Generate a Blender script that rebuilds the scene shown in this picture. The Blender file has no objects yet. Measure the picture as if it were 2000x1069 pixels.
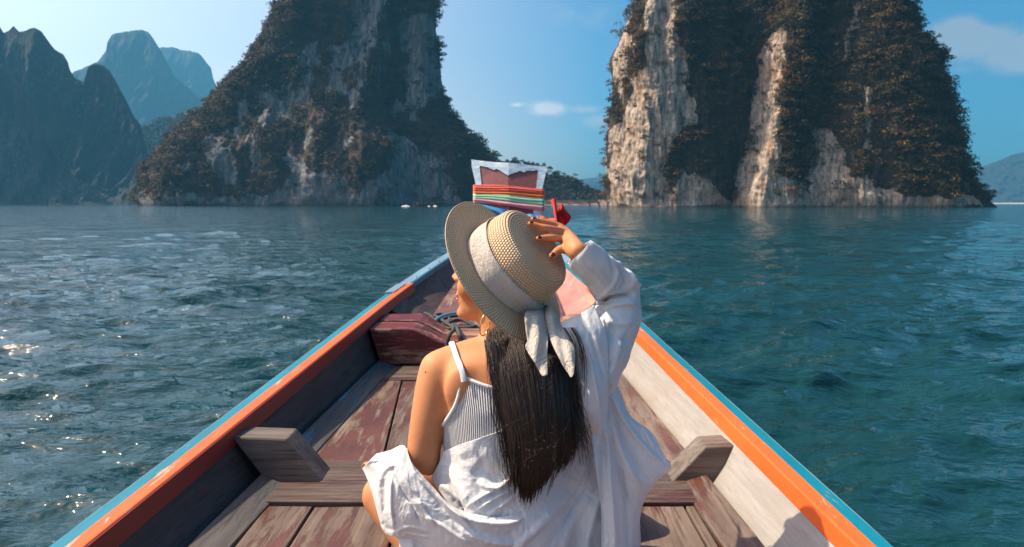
import bpy, bmesh, math, random
import numpy as np
from mathutils import Vector, Matrix
from mathutils.bvhtree import BVHTree
random.seed(7); RNG = np.random.default_rng(11)
SC = bpy.context.scene
COL = SC.collection
# ------------------------------------------------------------------ camera
F, CX, CY, HY = 1450.0, 1000.0, 534.5, 397.5      # focal length in photo pixels, centre, horizon row
CAMZ = 1.35                                      # camera height above the water
PITCH = math.atan((CY - HY) / F)
cam = bpy.data.objects.new('camera', bpy.data.cameras.new('camera')); COL.objects.link(cam)
cam.location = (0, 0, CAMZ); cam.rotation_euler = (math.pi/2 - PITCH, 0, 0)
cam.data.sensor_width = 36; cam.data.lens = 36*F/2000
cam.data.clip_start = 0.05; cam.data.clip_end = 30000
cam.data.dof.use_dof = True; cam.data.dof.focus_distance = 1.75; cam.data.dof.aperture_fstop = 9.0
SC.camera = cam
# ------------------------------------------------------------------ light
SUN = Vector((-0.61, 0.07, 0.79)).normalized()    # direction towards the sun
sl = bpy.data.lights.new('sun', 'SUN'); sl.energy = 5.0; sl.angle = math.radians(0.6); sl.color = (1.0, 0.86, 0.66)
so = bpy.data.objects.new('sun', sl); COL.objects.link(so)
so.rotation_euler = SUN.to_track_quat('Z', 'Y').to_euler(); so.location = (-20, 0, 30)
SC.view_settings.view_transform = 'Standard'; SC.view_settings.look = 'None'
SC.view_settings.exposure = 0.72; SC.view_settings.gamma = 1.0; SC.view_settings.use_curve_mapping = False
SC.render.resolution_x = 1024; SC.render.resolution_y = 547

def pdir(px, py):
    """world direction (y component 1) that the camera sees at a photo pixel"""
    u = (px - CX)/F; v = -(py - CY)/F; c, s = math.cos(PITCH), math.sin(PITCH)
    d = np.array((u, c + v*s, -s + v*c)); return d/d[1]
def P(px, py, Y):
    d = pdir(px, py); return np.array((d[0]*Y, Y, CAMZ + d[2]*Y))
def Pz(px, py, z):
    d = pdir(px, py); Y = (z - CAMZ)/d[2]; return np.array((d[0]*Y, Y, z))
def proj(v):
    v = np.asarray(v, float); c, s = math.cos(PITCH), math.sin(PITCH)
    x = v[..., 0]; y = v[..., 1]; z = v[..., 2] - CAMZ
    dep = y*c - z*s; up = y*s + z*c
    return CX + F*x/dep, CY - F*up/dep

# ------------------------------------------------------------------ node helper
class NT:
    def __init__(s, tree): s.t = tree; s.n = tree.nodes; s.l = tree.links
    def __call__(s, typ, _p=None, **kw):
        nd = s.n.new(typ)
        if _p:
            for k, v in _p.items(): setattr(nd, k, v)
        for k, v in kw.items():
            k = int(k[1:]) if k[0] == 'i' and k[1:].isdigit() else k.replace('_', ' ')
            s.set(nd, k, v)
        return nd
    def set(s, nd, k, v):
        sock = nd.inputs[k]
        if isinstance(v, bpy.types.NodeSocket): s.l.new(v, sock)
        elif isinstance(v, bpy.types.Node): s.l.new(v.outputs[0], sock)
        else:
            if sock.type == 'RGBA' and hasattr(v, '__len__') and len(v) == 3: v = (*v, 1)
            sock.default_value = v
    def math(s, op, a, b=0.0, c=0.0, clamp=False):
        nd = s.n.new('ShaderNodeMath'); nd.operation = op; nd.use_clamp = clamp
        s.set(nd, 0, a); s.set(nd, 1, b); s.set(nd, 2, c); return nd.outputs[0]
    def vm(s, op, a, b=(0, 0, 0)):
        nd = s.n.new('ShaderNodeVectorMath'); nd.operation = op; s.set(nd, 0, a)
        if op == 'SCALE': s.set(nd, 'Scale', b)
        else: s.set(nd, 1, b)
        return nd.outputs['Value'] if op in ('DOT_PRODUCT', 'LENGTH', 'DISTANCE') else nd.outputs[0]
    def ramp(s, f, stops, interp='LINEAR'):
        nd = s.n.new('ShaderNodeValToRGB'); cr = nd.color_ramp; cr.interpolation = interp
        while len(cr.elements) < len(stops): cr.elements.new(0.5)
        for e, (p, c) in zip(cr.elements, stops):
            e.position = p; e.color = (c, c, c, 1) if not hasattr(c, '__len__') else (*c, 1)
        s.set(nd, 0, f); return nd.outputs[0]
    def mix(s, f, a, b, mode='MIX'):
        nd = s.n.new('ShaderNodeMix'); nd.data_type = 'RGBA'; nd.blend_type = mode
        s.set(nd, 0, f); s.set(nd, 6, a); s.set(nd, 7, b); return nd.outputs[2]
    def noise(s, vec, scale, detail=4, rough=.55, dist=0, typ='FBM'):
        nd = s.n.new('ShaderNodeTexNoise'); nd.noise_type = typ
        s.set(nd, 'Vector', vec); nd.inputs['Scale'].default_value = scale
        nd.inputs['Detail'].default_value = detail; nd.inputs['Roughness'].default_value = rough
        nd.inputs['Distortion'].default_value = dist; return nd.outputs[0]
    def mapping(s, vec, scale=(1, 1, 1), rot=(0, 0, 0), loc=(0, 0, 0)):
        nd = s.n.new('ShaderNodeMapping'); s.set(nd, 0, vec); nd.inputs[1].default_value = loc
        nd.inputs[2].default_value = rot; nd.inputs[3].default_value = scale; return nd.outputs[0]
    def bump(s, h, strength=.5, dist=.01, normal=None):
        nd = s.n.new('ShaderNodeBump'); s.set(nd, 'Height', h); nd.inputs['Strength'].default_value = strength
        nd.inputs['Distance'].default_value = dist
        if normal is not None: s.set(nd, 'Normal', normal)
        return nd.outputs[0]
def new_mat(name):
    m = bpy.data.materials.new(name); m.use_nodes = True; m.node_tree.nodes.clear(); return m, NT(m.node_tree)
def finish(m, N, **kw):
    b = N('ShaderNodeBsdfPrincipled', None, **kw); o = N('ShaderNodeOutputMaterial'); N.l.new(b.outputs[0], o.inputs[0]); return m

# ------------------------------------------------------------------ world
w = bpy.data.worlds.new('World'); SC.world = w; w.use_nodes = True; w.node_tree.nodes.clear()
N = NT(w.node_tree)
sky = N('ShaderNodeTexSky', dict(sky_type='NISHITA', sun_disc=False, sun_elevation=math.asin(SUN.z),
        sun_rotation=math.atan2(SUN.x, SUN.y), altitude=10, air_density=1.0, dust_density=1.6, ozone_density=3.0))
tc = N('ShaderNodeTexCoord'); dv = tc.outputs['Generated']
# thin cumulus tufts low over the horizon
nz = N.noise(N.mapping(dv, (1, 1, 1.6)), 16, 7, .62); nz2 = N.noise(N.mapping(dv, (1, 1, 1.4)), 40, 5, .6)
nn = N.math('ADD', N.math('MULTIPLY', nz, .75), N.math('MULTIPLY', nz2, .25))
msk = None
for (px, py, rx, rz, st) in ((1070, 212, .045, .016, .8), (1140, 214, .05, .012, .5), (1010, 205, .02, .006, .6), (1175, 235, .06, .02, .45), (1045, 295, .05, .03, .3),
                             (1870, 78, .05, .034, 1.25), (1930, 84, .07, .032, 1.2), (1990, 98, .08, .040, 1.15), (1940, 130, .12, .035, .55), (2150, 60, .12, .05, .8),
                             (1150, 30, .15, .06, .22), (-300, 60, .14, .05, .5), (2600, 160, .2, .04, .7), (-900, 200, .3, .05, .6)):
    d = Vector(pdir(px, py)).normalized()
    q = N.vm('SUBTRACT', dv, tuple(d)); q = N.vm('MULTIPLY', q, (1/rx, 1/rx, 1/rz))
    g = N.math('MULTIPLY', N.math('SUBTRACT', 1.0, N.vm('LENGTH', q), clamp=True), st)
    msk = g if msk is None else N.math('MAXIMUM', msk, g)
cl = N.math('MULTIPLY', N.ramp(N.math('ADD', nn, N.math('MULTIPLY', msk, .62)), [(.62, 0), (.86, 1)]), N.math('MULTIPLY', msk, 2.0, clamp=True), clamp=True)
sdot = N.vm('DOT_PRODUCT', dv, tuple(Vector((SUN.x, SUN.y, 0)).normalized()))      # humid air: pale low sky towards the sun, deep blue overhead and away from it
glow = N.ramp(N.math('ADD', N.math('MULTIPLY', sdot, .5), .5), [(0.0, (.18, .46, .56)), (.33, (.15, .49, .66)), (.50, (.34, .62, .78)), (.63, (1.62, 1.22, 1.04)), (.88, (2.5, 1.92, 1.58)), (1.0, (2.4, 1.8, 1.46))])
tint = N.mix(1.0, sky, glow, 'MULTIPLY')
lum = N('ShaderNodeRGBToBW', None, Color=tint)
cloudc = N.mix(1.0, N('ShaderNodeCombineColor', None, i0=lum, i1=lum, i2=lum), (2.0, 1.9, 1.9), 'MULTIPLY')
skyc = N.mix(N.math('MULTIPLY', cl, .75), tint, cloudc)
bg = N('ShaderNodeBackground', None, Color=skyc, Strength=.125); wo = N('ShaderNodeOutputWorld', None, Surface=bg)

# ------------------------------------------------------------------ object helpers
def tag(o, label=None, cat=None, group=None, kind=None):
    for k, v in (('label', label), ('category', cat), ('group', group), ('kind', kind)):
        if v: o[k] = v
    return o
def link(name, me, mat=None, parent=None, smooth=True):
    o = bpy.data.objects.new(name, me); COL.objects.link(o)
    if mat is not None:
        for m in (mat if isinstance(mat, (list, tuple)) else [mat]): me.materials.append(m)
    if smooth and len(me.polygons): me.polygons.foreach_set('use_smooth', np.ones(len(me.polygons), bool))
    if parent is not None: o.parent = parent; o.matrix_parent_inverse = parent.matrix_world.inverted()
    return o
def empty(name, loc, **kw):
    o = bpy.data.objects.new(name, None); COL.objects.link(o); o.location = loc; o.empty_display_size = .1
    bpy.context.view_layer.update(); return tag(o, **kw)
def np_mesh(name, v, f):
    """v (n,3); f (m,3|4) int array"""
    v = np.asarray(v, np.float32); f = np.asarray(f, np.int32)
    me = bpy.data.meshes.new(name); k = f.shape[1]
    me.vertices.add(len(v)); me.vertices.foreach_set('co', v.ravel())
    me.loops.add(f.size); me.loops.foreach_set('vertex_index', f.ravel())
    me.polygons.add(len(f)); me.polygons.foreach_set('loop_start', np.arange(0, f.size, k, dtype=np.int32))
    me.update(calc_edges=True); me.validate(); return me
def py_mesh(name, v, f):
    me = bpy.data.meshes.new(name); me.from_pydata([tuple(map(float, q)) for q in v], [], [tuple(q) for q in f]); me.update(); return me
def grid_faces(nr, nc, close=False):
    r = np.arange(nr-1)[:, None]; cN = nc if close else nc-1; c = np.arange(cN)[None]
    a = r*nc + c; b = r*nc + (c+1) % nc; return np.stack([a, b, b+nc, a+nc], -1).reshape(-1, 4)
def set_uv(me, uv):
    """uv per vertex (n,2)"""
    lay = me.uv_layers.new(name='UVMap'); idx = np.zeros(len(me.loops), np.int32); me.loops.foreach_get('vertex_index', idx)
    lay.data.foreach_set('uv', np.asarray(uv, np.float32)[idx].ravel())
def set_attr(me, name, arr, typ='FLOAT'):
    a = me.attributes.new(name, typ, 'POINT')
    if typ == 'FLOAT': a.data.foreach_set('value', np.asarray(arr, np.float32))
    else:
        c = np.ones((len(arr), 4), np.float32); c[:, :3] = arr; a.data.foreach_set('color', c.ravel())
# catmull-rom resampling of an (n,k) array at parameters t in 0..n-1
def crom(A, t):
    A = np.asarray(A, float); n = len(A); t = np.clip(np.asarray(t, float), 0, n-1-1e-9); i = t.astype(int); f = (t-i)
    f = f.reshape(f.shape + (1,)*(A.ndim-1))
    a = np.where((i > 0).reshape(f.shape), A[np.maximum(i-1, 0)], 2*A[i]-A[np.minimum(i+1, n-1)])
    b = A[i]; c = A[np.minimum(i+1, n-1)]; d = np.where((i < n-2).reshape(f.shape), A[np.minimum(i+2, n-1)], 2*c-b)
    return .5*((2*b) + (-a+c)*f + (2*a-5*b+4*c-d)*f**2 + (-a+3*b-3*c+d)*f**3)
# vectorised gradient noise
_perm = RNG.permutation(512).astype(np.int64); _g = RNG.normal(size=(512, 3)); _g /= np.linalg.norm(_g, axis=1)[:, None]
def gnoise(p):
    p = np.asarray(p, float); i = np.floor(p).astype(np.int64); f = p - i; u = f*f*f*(f*(f*6-15)+10); r = 0
    for dx in (0, 1):
        for dy in (0, 1):
            for dz in (0, 1):
                h = _perm[(i[..., 0]+dx) & 511]; h = _perm[(h+i[..., 1]+dy) & 511]; h = _perm[(h+i[..., 2]+dz) & 511]
                d = f - np.array((dx, dy, dz)); g = _g[h]
                wgt = (u[..., 0] if dx else 1-u[..., 0])*(u[..., 1] if dy else 1-u[..., 1])*(u[..., 2] if dz else 1-u[..., 2])
                r = r + wgt*(g*d).sum(-1)
    return r
def fbm(p, o=4, g=.5, ridged=False):
    r = 0; a = 1.0; p = np.asarray(p, float)
    for k in range(o):
        n = gnoise(p*2.03**k + 17.3*k)
        r = r + a*((.5-np.abs(n)*1.6) if ridged else n); a *= g
    return r
# ================================================================== WATER
def mat_water():
    m, N = new_mat('water'); tc = N('ShaderNodeTexCoord'); p = tc.outputs['Object']
    n1 = N.noise(N.mapping(p, (1, 2.3, 1), rot=(0, 0, .22)), 2.0, 4, .55, .15)
    n2 = N.noise(N.mapping(p, (1, 2.0, 1), rot=(0, 0, -.12)), 7, 3, .5, .1)
    n3 = N.noise(N.mapping(p, (.5, 1.2, 1), rot=(0, 0, .1)), .35, 4, .6, .2)
    b = N.bump(n3, .7, .9); b = N.bump(n1, .65, .15, b); b = N.bump(n2, .4, .025, b)
    var = N.noise(N.mapping(p, (.3, 1, 1)), .25, 3, .6)
    col = N.ramp(var, [(.3, (.005, .033, .040)), (.7, (.008, .046, .054))])
    return finish(m, N, Base_Color=col, Roughness=.05, IOR=1.333, Normal=b)
def build_water():
    ang = np.concatenate([np.linspace(-180, -62, 60, endpoint=False), np.linspace(-62, -42, 60, endpoint=False),
                          np.linspace(-42, 42, 480, endpoint=False), np.linspace(42, 62, 60, endpoint=False), np.linspace(62, 180, 60, endpoint=False)])
    r = [.9]
    while r[-1] < 12000: r.append(r[-1]*(1.0095 if r[-1] < 45 else (1.014 if r[-1] < 200 else 1.05)))
    r = np.array(r); a = np.radians(ang)[None]; R = r[:, None]
    x = R*np.sin(a); y = R*np.cos(a); z = np.zeros_like(x)
    cell = np.maximum(R*(.0095), R*math.radians(84/480)) + 0*a
    rg = np.random.default_rng(5)
    for k in range(70):
        lam = .22*(4.2/.22)**rg.random(); th = math.radians(rg.normal(104, 30)); kx, ky = math.cos(th)*2*math.pi/lam, math.sin(th)*2*math.pi/lam
        amp = .0068*lam**.86*(1.0 if lam < 2 else .6); ph = rg.random()*6.28
        s = np.sin(kx*x + ky*y + ph + .8*np.sin(.31*x+.23*y+k))
        sh = (1-np.abs(s))**1.5*1.6-.5 if k % 3 == 0 else s
        z += amp*sh*np.clip((lam/cell-2.5)/4, 0, 1)
    g = 1+.7*gnoise(np.stack([x*.12, y*.12, z*0], -1)); z *= np.clip(g, .4, 1.8)
    v = np.stack([x, y, z], -1).reshape(-1, 3); v = np.vstack([v, [[0, 0, 0]]])
    f = grid_faces(len(r), len(ang), True)
    nc = len(ang); c = np.arange(nc); ctr = np.stack([c, np.full(nc, len(v)-1), (c+1) % nc, (c+1) % nc], -1)
    me = np_mesh('lake_water', v, f[:, ::-1]); return tag(link('water', me, mat_water()), kind='structure')
build_water()

# ================================================================== ROCK
def mat_rock(name, pale, orange, dark, soil, scale=1.0, hazy=0):
    m, N = new_mat(name); tc = N('ShaderNodeTexCoord'); p = tc.outputs['Object']
    ps = N.mapping(p, (scale, scale, scale*.22)); pw = N.mapping(p, (scale,)*3)
    st = N.noise(ps, .55, 8, .68, .6); big = N.noise(pw, .055, 5, .6, .5); fine = N.noise(ps, 2.2, 6, .7, .3)
    c = N.ramp(st, [(.34, dark), (.47, tuple(.55*q for q in pale)), (.58, pale), (.8, tuple(min(1, 1.15*q) for q in pale))])
    om = N.ramp(N.math('ADD', N.math('MULTIPLY', big, .7), N.math('MULTIPLY', N.noise(ps, .3, 4), .3)), [(.50, 0), (.60, 1)])
    c = N.mix(N.math('MULTIPLY', om, .42), c, orange)
    cr = N.noise(N.mapping(p, (scale*1.0, scale*1.0, scale*.5)), .8, 6, .7, 1.2, 'RIDGED_MULTIFRACTAL') if False else N.noise(ps, 1.1, 6, .75, 1.5)
    c = N.mix(N.ramp(cr, [(.36, .9), (.44, 0)]), c, dark)
    c = N.mix(N.ramp(fine, [(.35, .55), (.6, 0)]), c, tuple(.4*q for q in pale))
    at = N('ShaderNodeAttribute', dict(attribute_name='soil'))
    sm = N.ramp(N.math('ADD', at.outputs['Fac'], N.math('MULTIPLY', N.math('SUBTRACT', N.noise(pw, .5, 5, .65), .5), 1.1)), [(.42, 0), (.58, 1)])
    sc = N.ramp(N.noise(pw, .9, 5, .7), [(.3, tuple(.5*q for q in soil)), (.7, tuple(1.3*q for q in soil))])
    c = N.mix(sm, c, sc)
    # tide band
    z = N('ShaderNodeSeparateXYZ', None, i0=p).outputs[2]
    tb = N.ramp(N.math('ADD', N.math('MULTIPLY', z, .12*scale), N.math('MULTIPLY', N.math('SUBTRACT', N.noise(pw, .35, 3), .5), .25)), [(.03, .75), (.16, 0)])
    c = N.mix(tb, c, (.05, .035, .025))
    b = N.bump(N.math('ADD', st, N.math('MULTIPLY', cr, .7)), 1.0, 1.2/scale); b = N.bump(fine, .8, .35/scale, b)
    return finish(m, N, Base_Color=c, Roughness=.92, Normal=b)

def side(poly, ys):
    poly = sorted(poly, key=lambda q: q[1]); a = np.array(poly, float); return np.interp(ys, a[:, 1], a[:, 0])
def inside(px, py, poly):
    """points in polygon (numpy)"""
    r = np.zeros(px.shape, bool); n = len(poly)
    for i in range(n):
        x1, y1 = poly[i]; x2, y2 = poly[(i+1) % n]
        c = ((y1 > py) != (y2 > py)) & (px < (x2-x1)*(py-y1)/((y2-y1) or 1e-9)+x1); r ^= c
    return r
def karst(name, D, left, right, mat, rag=.35, top=-260, base=416, depth=.55, amp=1.0, wave=1.0, seed=0, bare=(), lobes=()):
    """a limestone tower: rings from the waterline to the summit. left/right = silhouettes as photo points at distance D"""
    dpy = 2.2 if D < 400 else 3.0
    ys = np.arange(top, base, dpy); xl = side(left, ys); xr = side(right, ys)
    th = np.concatenate([np.linspace(-math.pi, 0, 520 if D < 400 else 420, endpoint=False), np.linspace(0, math.pi, 50, endpoint=False)])
    zz = np.array([CAMZ + pdir(CX, y)[2]*D for y in ys])
    kx = D/(F*math.cos(PITCH))  # metres per pixel at D
    sx = np.array([pdir(CX+100, y)[0]*D/100 for y in ys])
    cx = ((xl+xr)/2-CX)*sx; rx = (xr-xl)/2*sx; ry = rx*depth + 6
    ct = np.cos(th)[None]; st = np.sin(th)[None]
    e = .82; cc = np.sign(ct)*np.abs(ct)**e; ss = np.sign(st)*np.abs(st)**e
    x = cx[:, None] + rx[:, None]*cc; y = D + ry[:, None]*ss + 0*cx[:, None]; z = zz[:, None] + 0*x
    for (la, w, h) in lobes:       # buttresses and gullies: angle, width, depth in metres
        y = y - h*np.exp(-((th[None]-la)/w)**2)*np.clip((-ss), 0, 1)**.3
    n = np.stack([cc+0*x, ss*(rx/ry)[:, None]+0*x, np.zeros_like(x)], -1); n /= np.linalg.norm(n, axis=-1)[..., None]+1e-9
    q = np.stack([x, y, z*.33], -1)/wave + seed
    d = 7.0*fbm(q*.028, 3) + 3.4*fbm(q*.085, 3, .55) + 1.9*fbm(q*.22, 4, .55, True)
    ql = np.stack([x*.5, y*.5, z*1.6], -1)/wave+seed
    d += 1.5*fbm(ql*.11, 4, .6) + .5*fbm(ql*.6, 3)
    edge = np.abs(st)**.35*.85+.15      # keep the silhouette near the traced line
    foot = np.clip((z-0)/3, 0, 1)*.7+.3
    d = d*amp*edge*foot
    v = np.stack([x, y, z], -1) + n*d[..., None]; v[..., 2] += .25*d*foot
    v = v.reshape(-1, 3); nr, nc = len(ys), len(th)
    f = grid_faces(nr, nc, True)
    v = np.vstack([v, [v[:nc].mean(0)]]); cap = np.stack([np.arange(nc), np.full(nc, len(v)-1), (np.arange(nc)+1) % nc], -1)
    me = py = None
    me = np_mesh(name, v, f)
    px, pyy = proj(v); soil = np.ones(len(v))
    qq = fbm(v*np.array((.05, .05, .022))+seed, 4, .6); jx = 26*fbm(v*.07, 4, .6); jy = 34*fbm(v*.05+9, 4, .6)
    for poly in bare:
        soil[inside(px+jx, pyy+jy, poly)] = -.25
    soil = np.clip(soil + rag*qq, -1, 1.4)
    set_attr(me, 'soil', np.where(soil > .5, .85, .12)+.2*qq)
    o = tag(link(name, me, mat), kind='structure')
    V = v[:-1].reshape(nr, nc, 3); S = soil[:-1].reshape(nr, nc)
    # normals of the ring surface for planting
    du = np.roll(V, -1, 1)-np.roll(V, 1, 1); dv = np.gradient(V, axis=0); nn = np.cross(dv, du); nn /= np.linalg.norm(nn, axis=-1)[..., None]+1e-9
    flip = np.sign((nn*n).sum(-1)); nn *= flip[..., None]
    return o, V, S, nn
def ridge(name, D, sky, mat, thick=.5, amp=1.0, seed=0, nx=420, nz=46, wave=1.0, tree=1.5):
    """a hill from its skyline (photo points) at distance D"""
    a = np.array(sky, float); xs = np.linspace(a[0, 0], a[-1, 0], nx); t = np.interp(xs, a[:, 0], np.arange(len(a)))
    ysk = np.interp(xs, a[:, 0], a[:, 1]); X = np.array([pdir(x, 398)[0]*D for x in xs]); Z = np.array([P(CX, y, D)[2] for y in ysk])
    Z = Z + tree*np.abs(fbm(np.stack([X*.16/tree, X*0, X*0], -1)+seed, 3))*1.2
    u = np.concatenate([np.linspace(0, 1, nz), np.linspace(1, 0, 8)[1:]]); back = np.concatenate([np.zeros(nz), np.ones(7)])
    zz = Z[None]*u[:, None]; hgt = max(Z.max(), 1)
    off = np.where(back[:, None] > 0, (1-u[:, None])*hgt*thick*1.5, -(1-u[:, None]**.9)*hgt*thick)
    y = D + off + 0*X[None]; x = X[None]+0*y
    q = np.stack([x, y, zz*.5], -1)/wave
    d = (fbm(q*.012+seed, 4)*14 + fbm(q*.05+seed, 4, .55)*6)*amp*hgt/90
    damp = np.clip((1-u[:, None])*5, .08, 1); y = y - d*damp
    zz = zz - .3
    me = np_mesh(name, np.stack([x, y, zz], -1).reshape(-1, 3), grid_faces(len(u), nx))
    set_attr(me, 'soil', .62+.5*fbm(q.reshape(-1, 3)*.03+seed, 3)); V = np.stack([x, y, zz], -1)
    return tag(link(name, me, mat), kind='structure'), V

PALE = (.44, .39, .33)
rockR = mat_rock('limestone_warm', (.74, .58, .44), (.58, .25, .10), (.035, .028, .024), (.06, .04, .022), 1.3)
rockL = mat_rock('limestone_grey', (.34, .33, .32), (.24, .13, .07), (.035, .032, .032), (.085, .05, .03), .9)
rockD = mat_rock('limestone_far', (.085, .095, .10), (.06, .06, .05), (.014, .017, .018), (.013, .017, .016), .45)
forest, N = new_mat('forest_far'); tc = N('ShaderNodeTexCoord')
fc = N.ramp(N.noise(tc.outputs['Object'], .06, 6, .7), [(.3, (.007, .010, .009)), (.7, (.018, .023, .018))])
finish(forest, N, Base_Color=fc, Roughness=.95, Normal=N.bump(N.noise(tc.outputs['Object'], .12, 5, .7), 1, 4))

bareB = [[(1470, 70), (1528, 62), (1535, 130), (1525, 200), (1520, 290), (1505, 345), (1580, 360), (1600, 410), (1415, 410), (1425, 330), (1450, 250), (1462, 180), (1478, 130)],
         [(1585, 255), (1620, 250), (1640, 330), (1700, 350), (1720, 410), (1590, 410)], [(1690, 170), (1702, 175), (1700, 290), (1682, 290)],
         [(1500, 366), (1900, 385), (1925, 412), (1490, 412)], [(1655, 0), (1668, 0), (1662, 100), (1648, 120)]]
bareA = [[(1268, -80), (1310, -80), (1322, 40), (1340, 110), (1345, 200), (1335, 260), (1300, 330), (1330, 410), (1180, 412), (1180, 250), (1215, 230), (1240, 150), (1262, 60)],
         [(1215, -40), (1240, -20), (1232, 110), (1213, 200), (1200, 120)], [(1330, 340), (1400, 352), (1430, 412), (1320, 412)], [(1315, 200), (1360, 190), (1350, 240), (1318, 250)]]
karA = karst('limestone_cliff', 285, [(1270, -260), (1256, -60), (1248, 0), (1229, 40), (1213, 90), (1202, 115), (1208, 160), (1206, 215), (1200, 260), (1196, 300), (1192, 360), (1194, 390), (1189, 416)],
             [(1380, -260), (1425, -60), (1476, 4), (1508, 60), (1560, 200), (1580, 416)], rockR, rag=.7, seed=3, bare=bareA, depth=.62, amp=.85,
             lobes=((-2.45, .25, 5), (-1.35, .28, -12)))
karB = karst('limestone_cliff', 272, [(1600, -260), (1556, -60), (1524, 2), (1504, 40), (1480, 100), (1458, 200), (1430, 300), (1412, 370), (1405, 416)],
             [(1680, -260), (1712, -60), (1733, 0), (1766, 40), (1778, 85), (1804, 105), (1818, 150), (1822, 230), (1838, 270), (1854, 320), (1867, 352), (1880, 382), (1908, 395), (1922, 404), (1928, 416)],
             rockR, rag=.7, seed=21, bare=bareB, depth=.45, amp=.9, lobes=((-2.5, .22, 6), (-1.9, .2, -7), (-1.2, .3, 5)))
bareL = [[(760, 275), (800, 268), (850, 300), (885, 350), (880, 395), (700, 395), (715, 340), (770, 320)], [(560, 300), (600, 325), (660, 330), (700, 370), (700, 406), (470, 406), (480, 375), (550, 370)],
         [(690, -20), (760, -30), (755, 40), (720, 110), (660, 140), (640, 90), (690, 60)], [(505, 195), (550, 190), (545, 240), (500, 240)], [(590, 90), (620, 90), (625, 140), (600, 150)],
         [(405, 260), (440, 265), (430, 330), (405, 300)], [(345, 300), (370, 300), (365, 330), (340, 335)], [(780, 40), (850, 20), (870, 180), (800, 230)], [(270, 388), (900, 392), (900, 410), (270, 410)],
         [(640, 130), (670, 130), (680, 190), (645, 200)], [(480, 250), (500, 250), (510, 330), (480, 320)], [(420, 300), (445, 300), (440, 345), (420, 340)]]
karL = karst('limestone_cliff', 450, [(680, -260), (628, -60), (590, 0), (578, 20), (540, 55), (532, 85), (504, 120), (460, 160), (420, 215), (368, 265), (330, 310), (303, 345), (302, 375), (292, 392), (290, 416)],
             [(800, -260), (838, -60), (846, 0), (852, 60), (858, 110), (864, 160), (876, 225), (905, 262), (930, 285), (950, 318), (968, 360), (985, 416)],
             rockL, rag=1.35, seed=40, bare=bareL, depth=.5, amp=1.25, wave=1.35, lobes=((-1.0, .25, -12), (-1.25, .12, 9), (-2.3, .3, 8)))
# darker range behind, then blue summits and the low shore on the right
dk, Vdk = ridge('mountain', 900, [(-320, 200), (-200, 120), (-90, 70), (-30, 55), (0, 48), (12, 46), (22, 52), (28, 64), (38, 62), (48, 52), (58, 62), (70, 62), (88, 54), (100, 62), (115, 85), (125, 98), (140, 108), (147, 122),
          (150, 136), (160, 155), (175, 162), (186, 130), (200, 124), (215, 128), (228, 142), (243, 170), (258, 200), (270, 228), (282, 245), (300, 330), (330, 399)], rockD, thick=.12, seed=5, nx=620, nz=90, tree=3, amp=.9)
ridge('mountain', 820, [(-320, 150), (-150, 130), (-40, 128), (0, 124), (20, 128), (40, 142), (60, 175), (85, 235), (110, 290), (150, 350), (215, 372), (250, 345), (280, 300), (330, 399)], rockD, thick=.10, seed=12, nx=420, nz=70, tree=3, amp=.8)
hl, Vhill = ridge('wooded_hill', 1150, [(240, 330), (275, 252), (300, 240), (340, 228), (375, 222), (405, 205), (450, 190), (520, 200), (600, 240), (700, 300)], forest, thick=.5, seed=9, tree=4)
ridge('mountain', 2600, [(100, 200), (158, 140), (180, 132), (205, 122), (222, 100), (226, 82), (235, 68), (255, 63), (290, 58), (303, 62), (315, 78), (325, 95), (340, 125), (352, 150), (385, 180), (440, 215), (560, 260)], forest, thick=.4, seed=8, tree=5)
ridge('mountain', 3500, [(150, 190), (175, 150), (250, 130), (328, 93), (350, 92), (365, 98), (385, 101), (402, 106), (412, 120), (422, 134), (426, 156), (440, 190), (520, 240), (640, 300)], forest, thick=.4, seed=2, tree=5)
spit, Vspit = ridge('wooded_hill', 620, [(850, 200), (880, 235), (905, 262), (930, 285), (945, 300), (965, 312), (990, 318), (1010, 322), (1030, 330), (1055, 338), (1075, 342), (1100, 346), (1120, 348), (1135, 358), (1145, 368), (1160, 372), (1178, 378), (1230, 388), (1290, 396)], forest, thick=.6, seed=15, nz=30, tree=1.2)
ridge('mountain', 3200, [(1020, 372), (1080, 362), (1140, 355), (1160, 360), (1185, 368), (1260, 372), (1400, 360), (1700, 330), (1830, 335), (1885, 330), (1905, 328), (1925, 322), (1950, 312), (1970, 303), (1990, 298), (2010, 300), (2060, 290), (2150, 250), (2300, 300), (2500, 280)], forest, thick=.8, seed=31, nx=700, tree=3)
ridge('mountain', 3800, [(1000, 365), (1120, 352), (1180, 345), (1300, 350), (1840, 310), (1880, 322), (1910, 333), (2000, 345), (2300, 330)], forest, thick=.8, seed=33, tree=3)
# sandy waterline
sand, N = new_mat('sand'); tc = N('ShaderNodeTexCoord'); finish(sand, N, Base_Color=N.ramp(N.noise(N.mapping(tc.outputs['Object'], (1, 1, 4)), .3, 5), [(.35, (.12, .08, .05)), (.65, (.34, .19, .11))]), Roughness=.95)
ridge('shore', 560, [(925, 399), (950, 394), (1000, 393), (1040, 391), (1085, 391), (1140, 389), (1180, 390), (1215, 393), (1240, 399)], sand, thick=2.2, seed=3, nz=8, tree=.15, amp=.1)
psand, N = new_mat('pale_sand'); finish(psand, N, Base_Color=(.55, .5, .42), Roughness=.95)
ridge('shore', 2300, [(1900, 399), (1925, 396.6), (1990, 396.2), (2080, 396.4), (2200, 399)], psand, thick=3, seed=4, nz=6, tree=.1, amp=.1)

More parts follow.
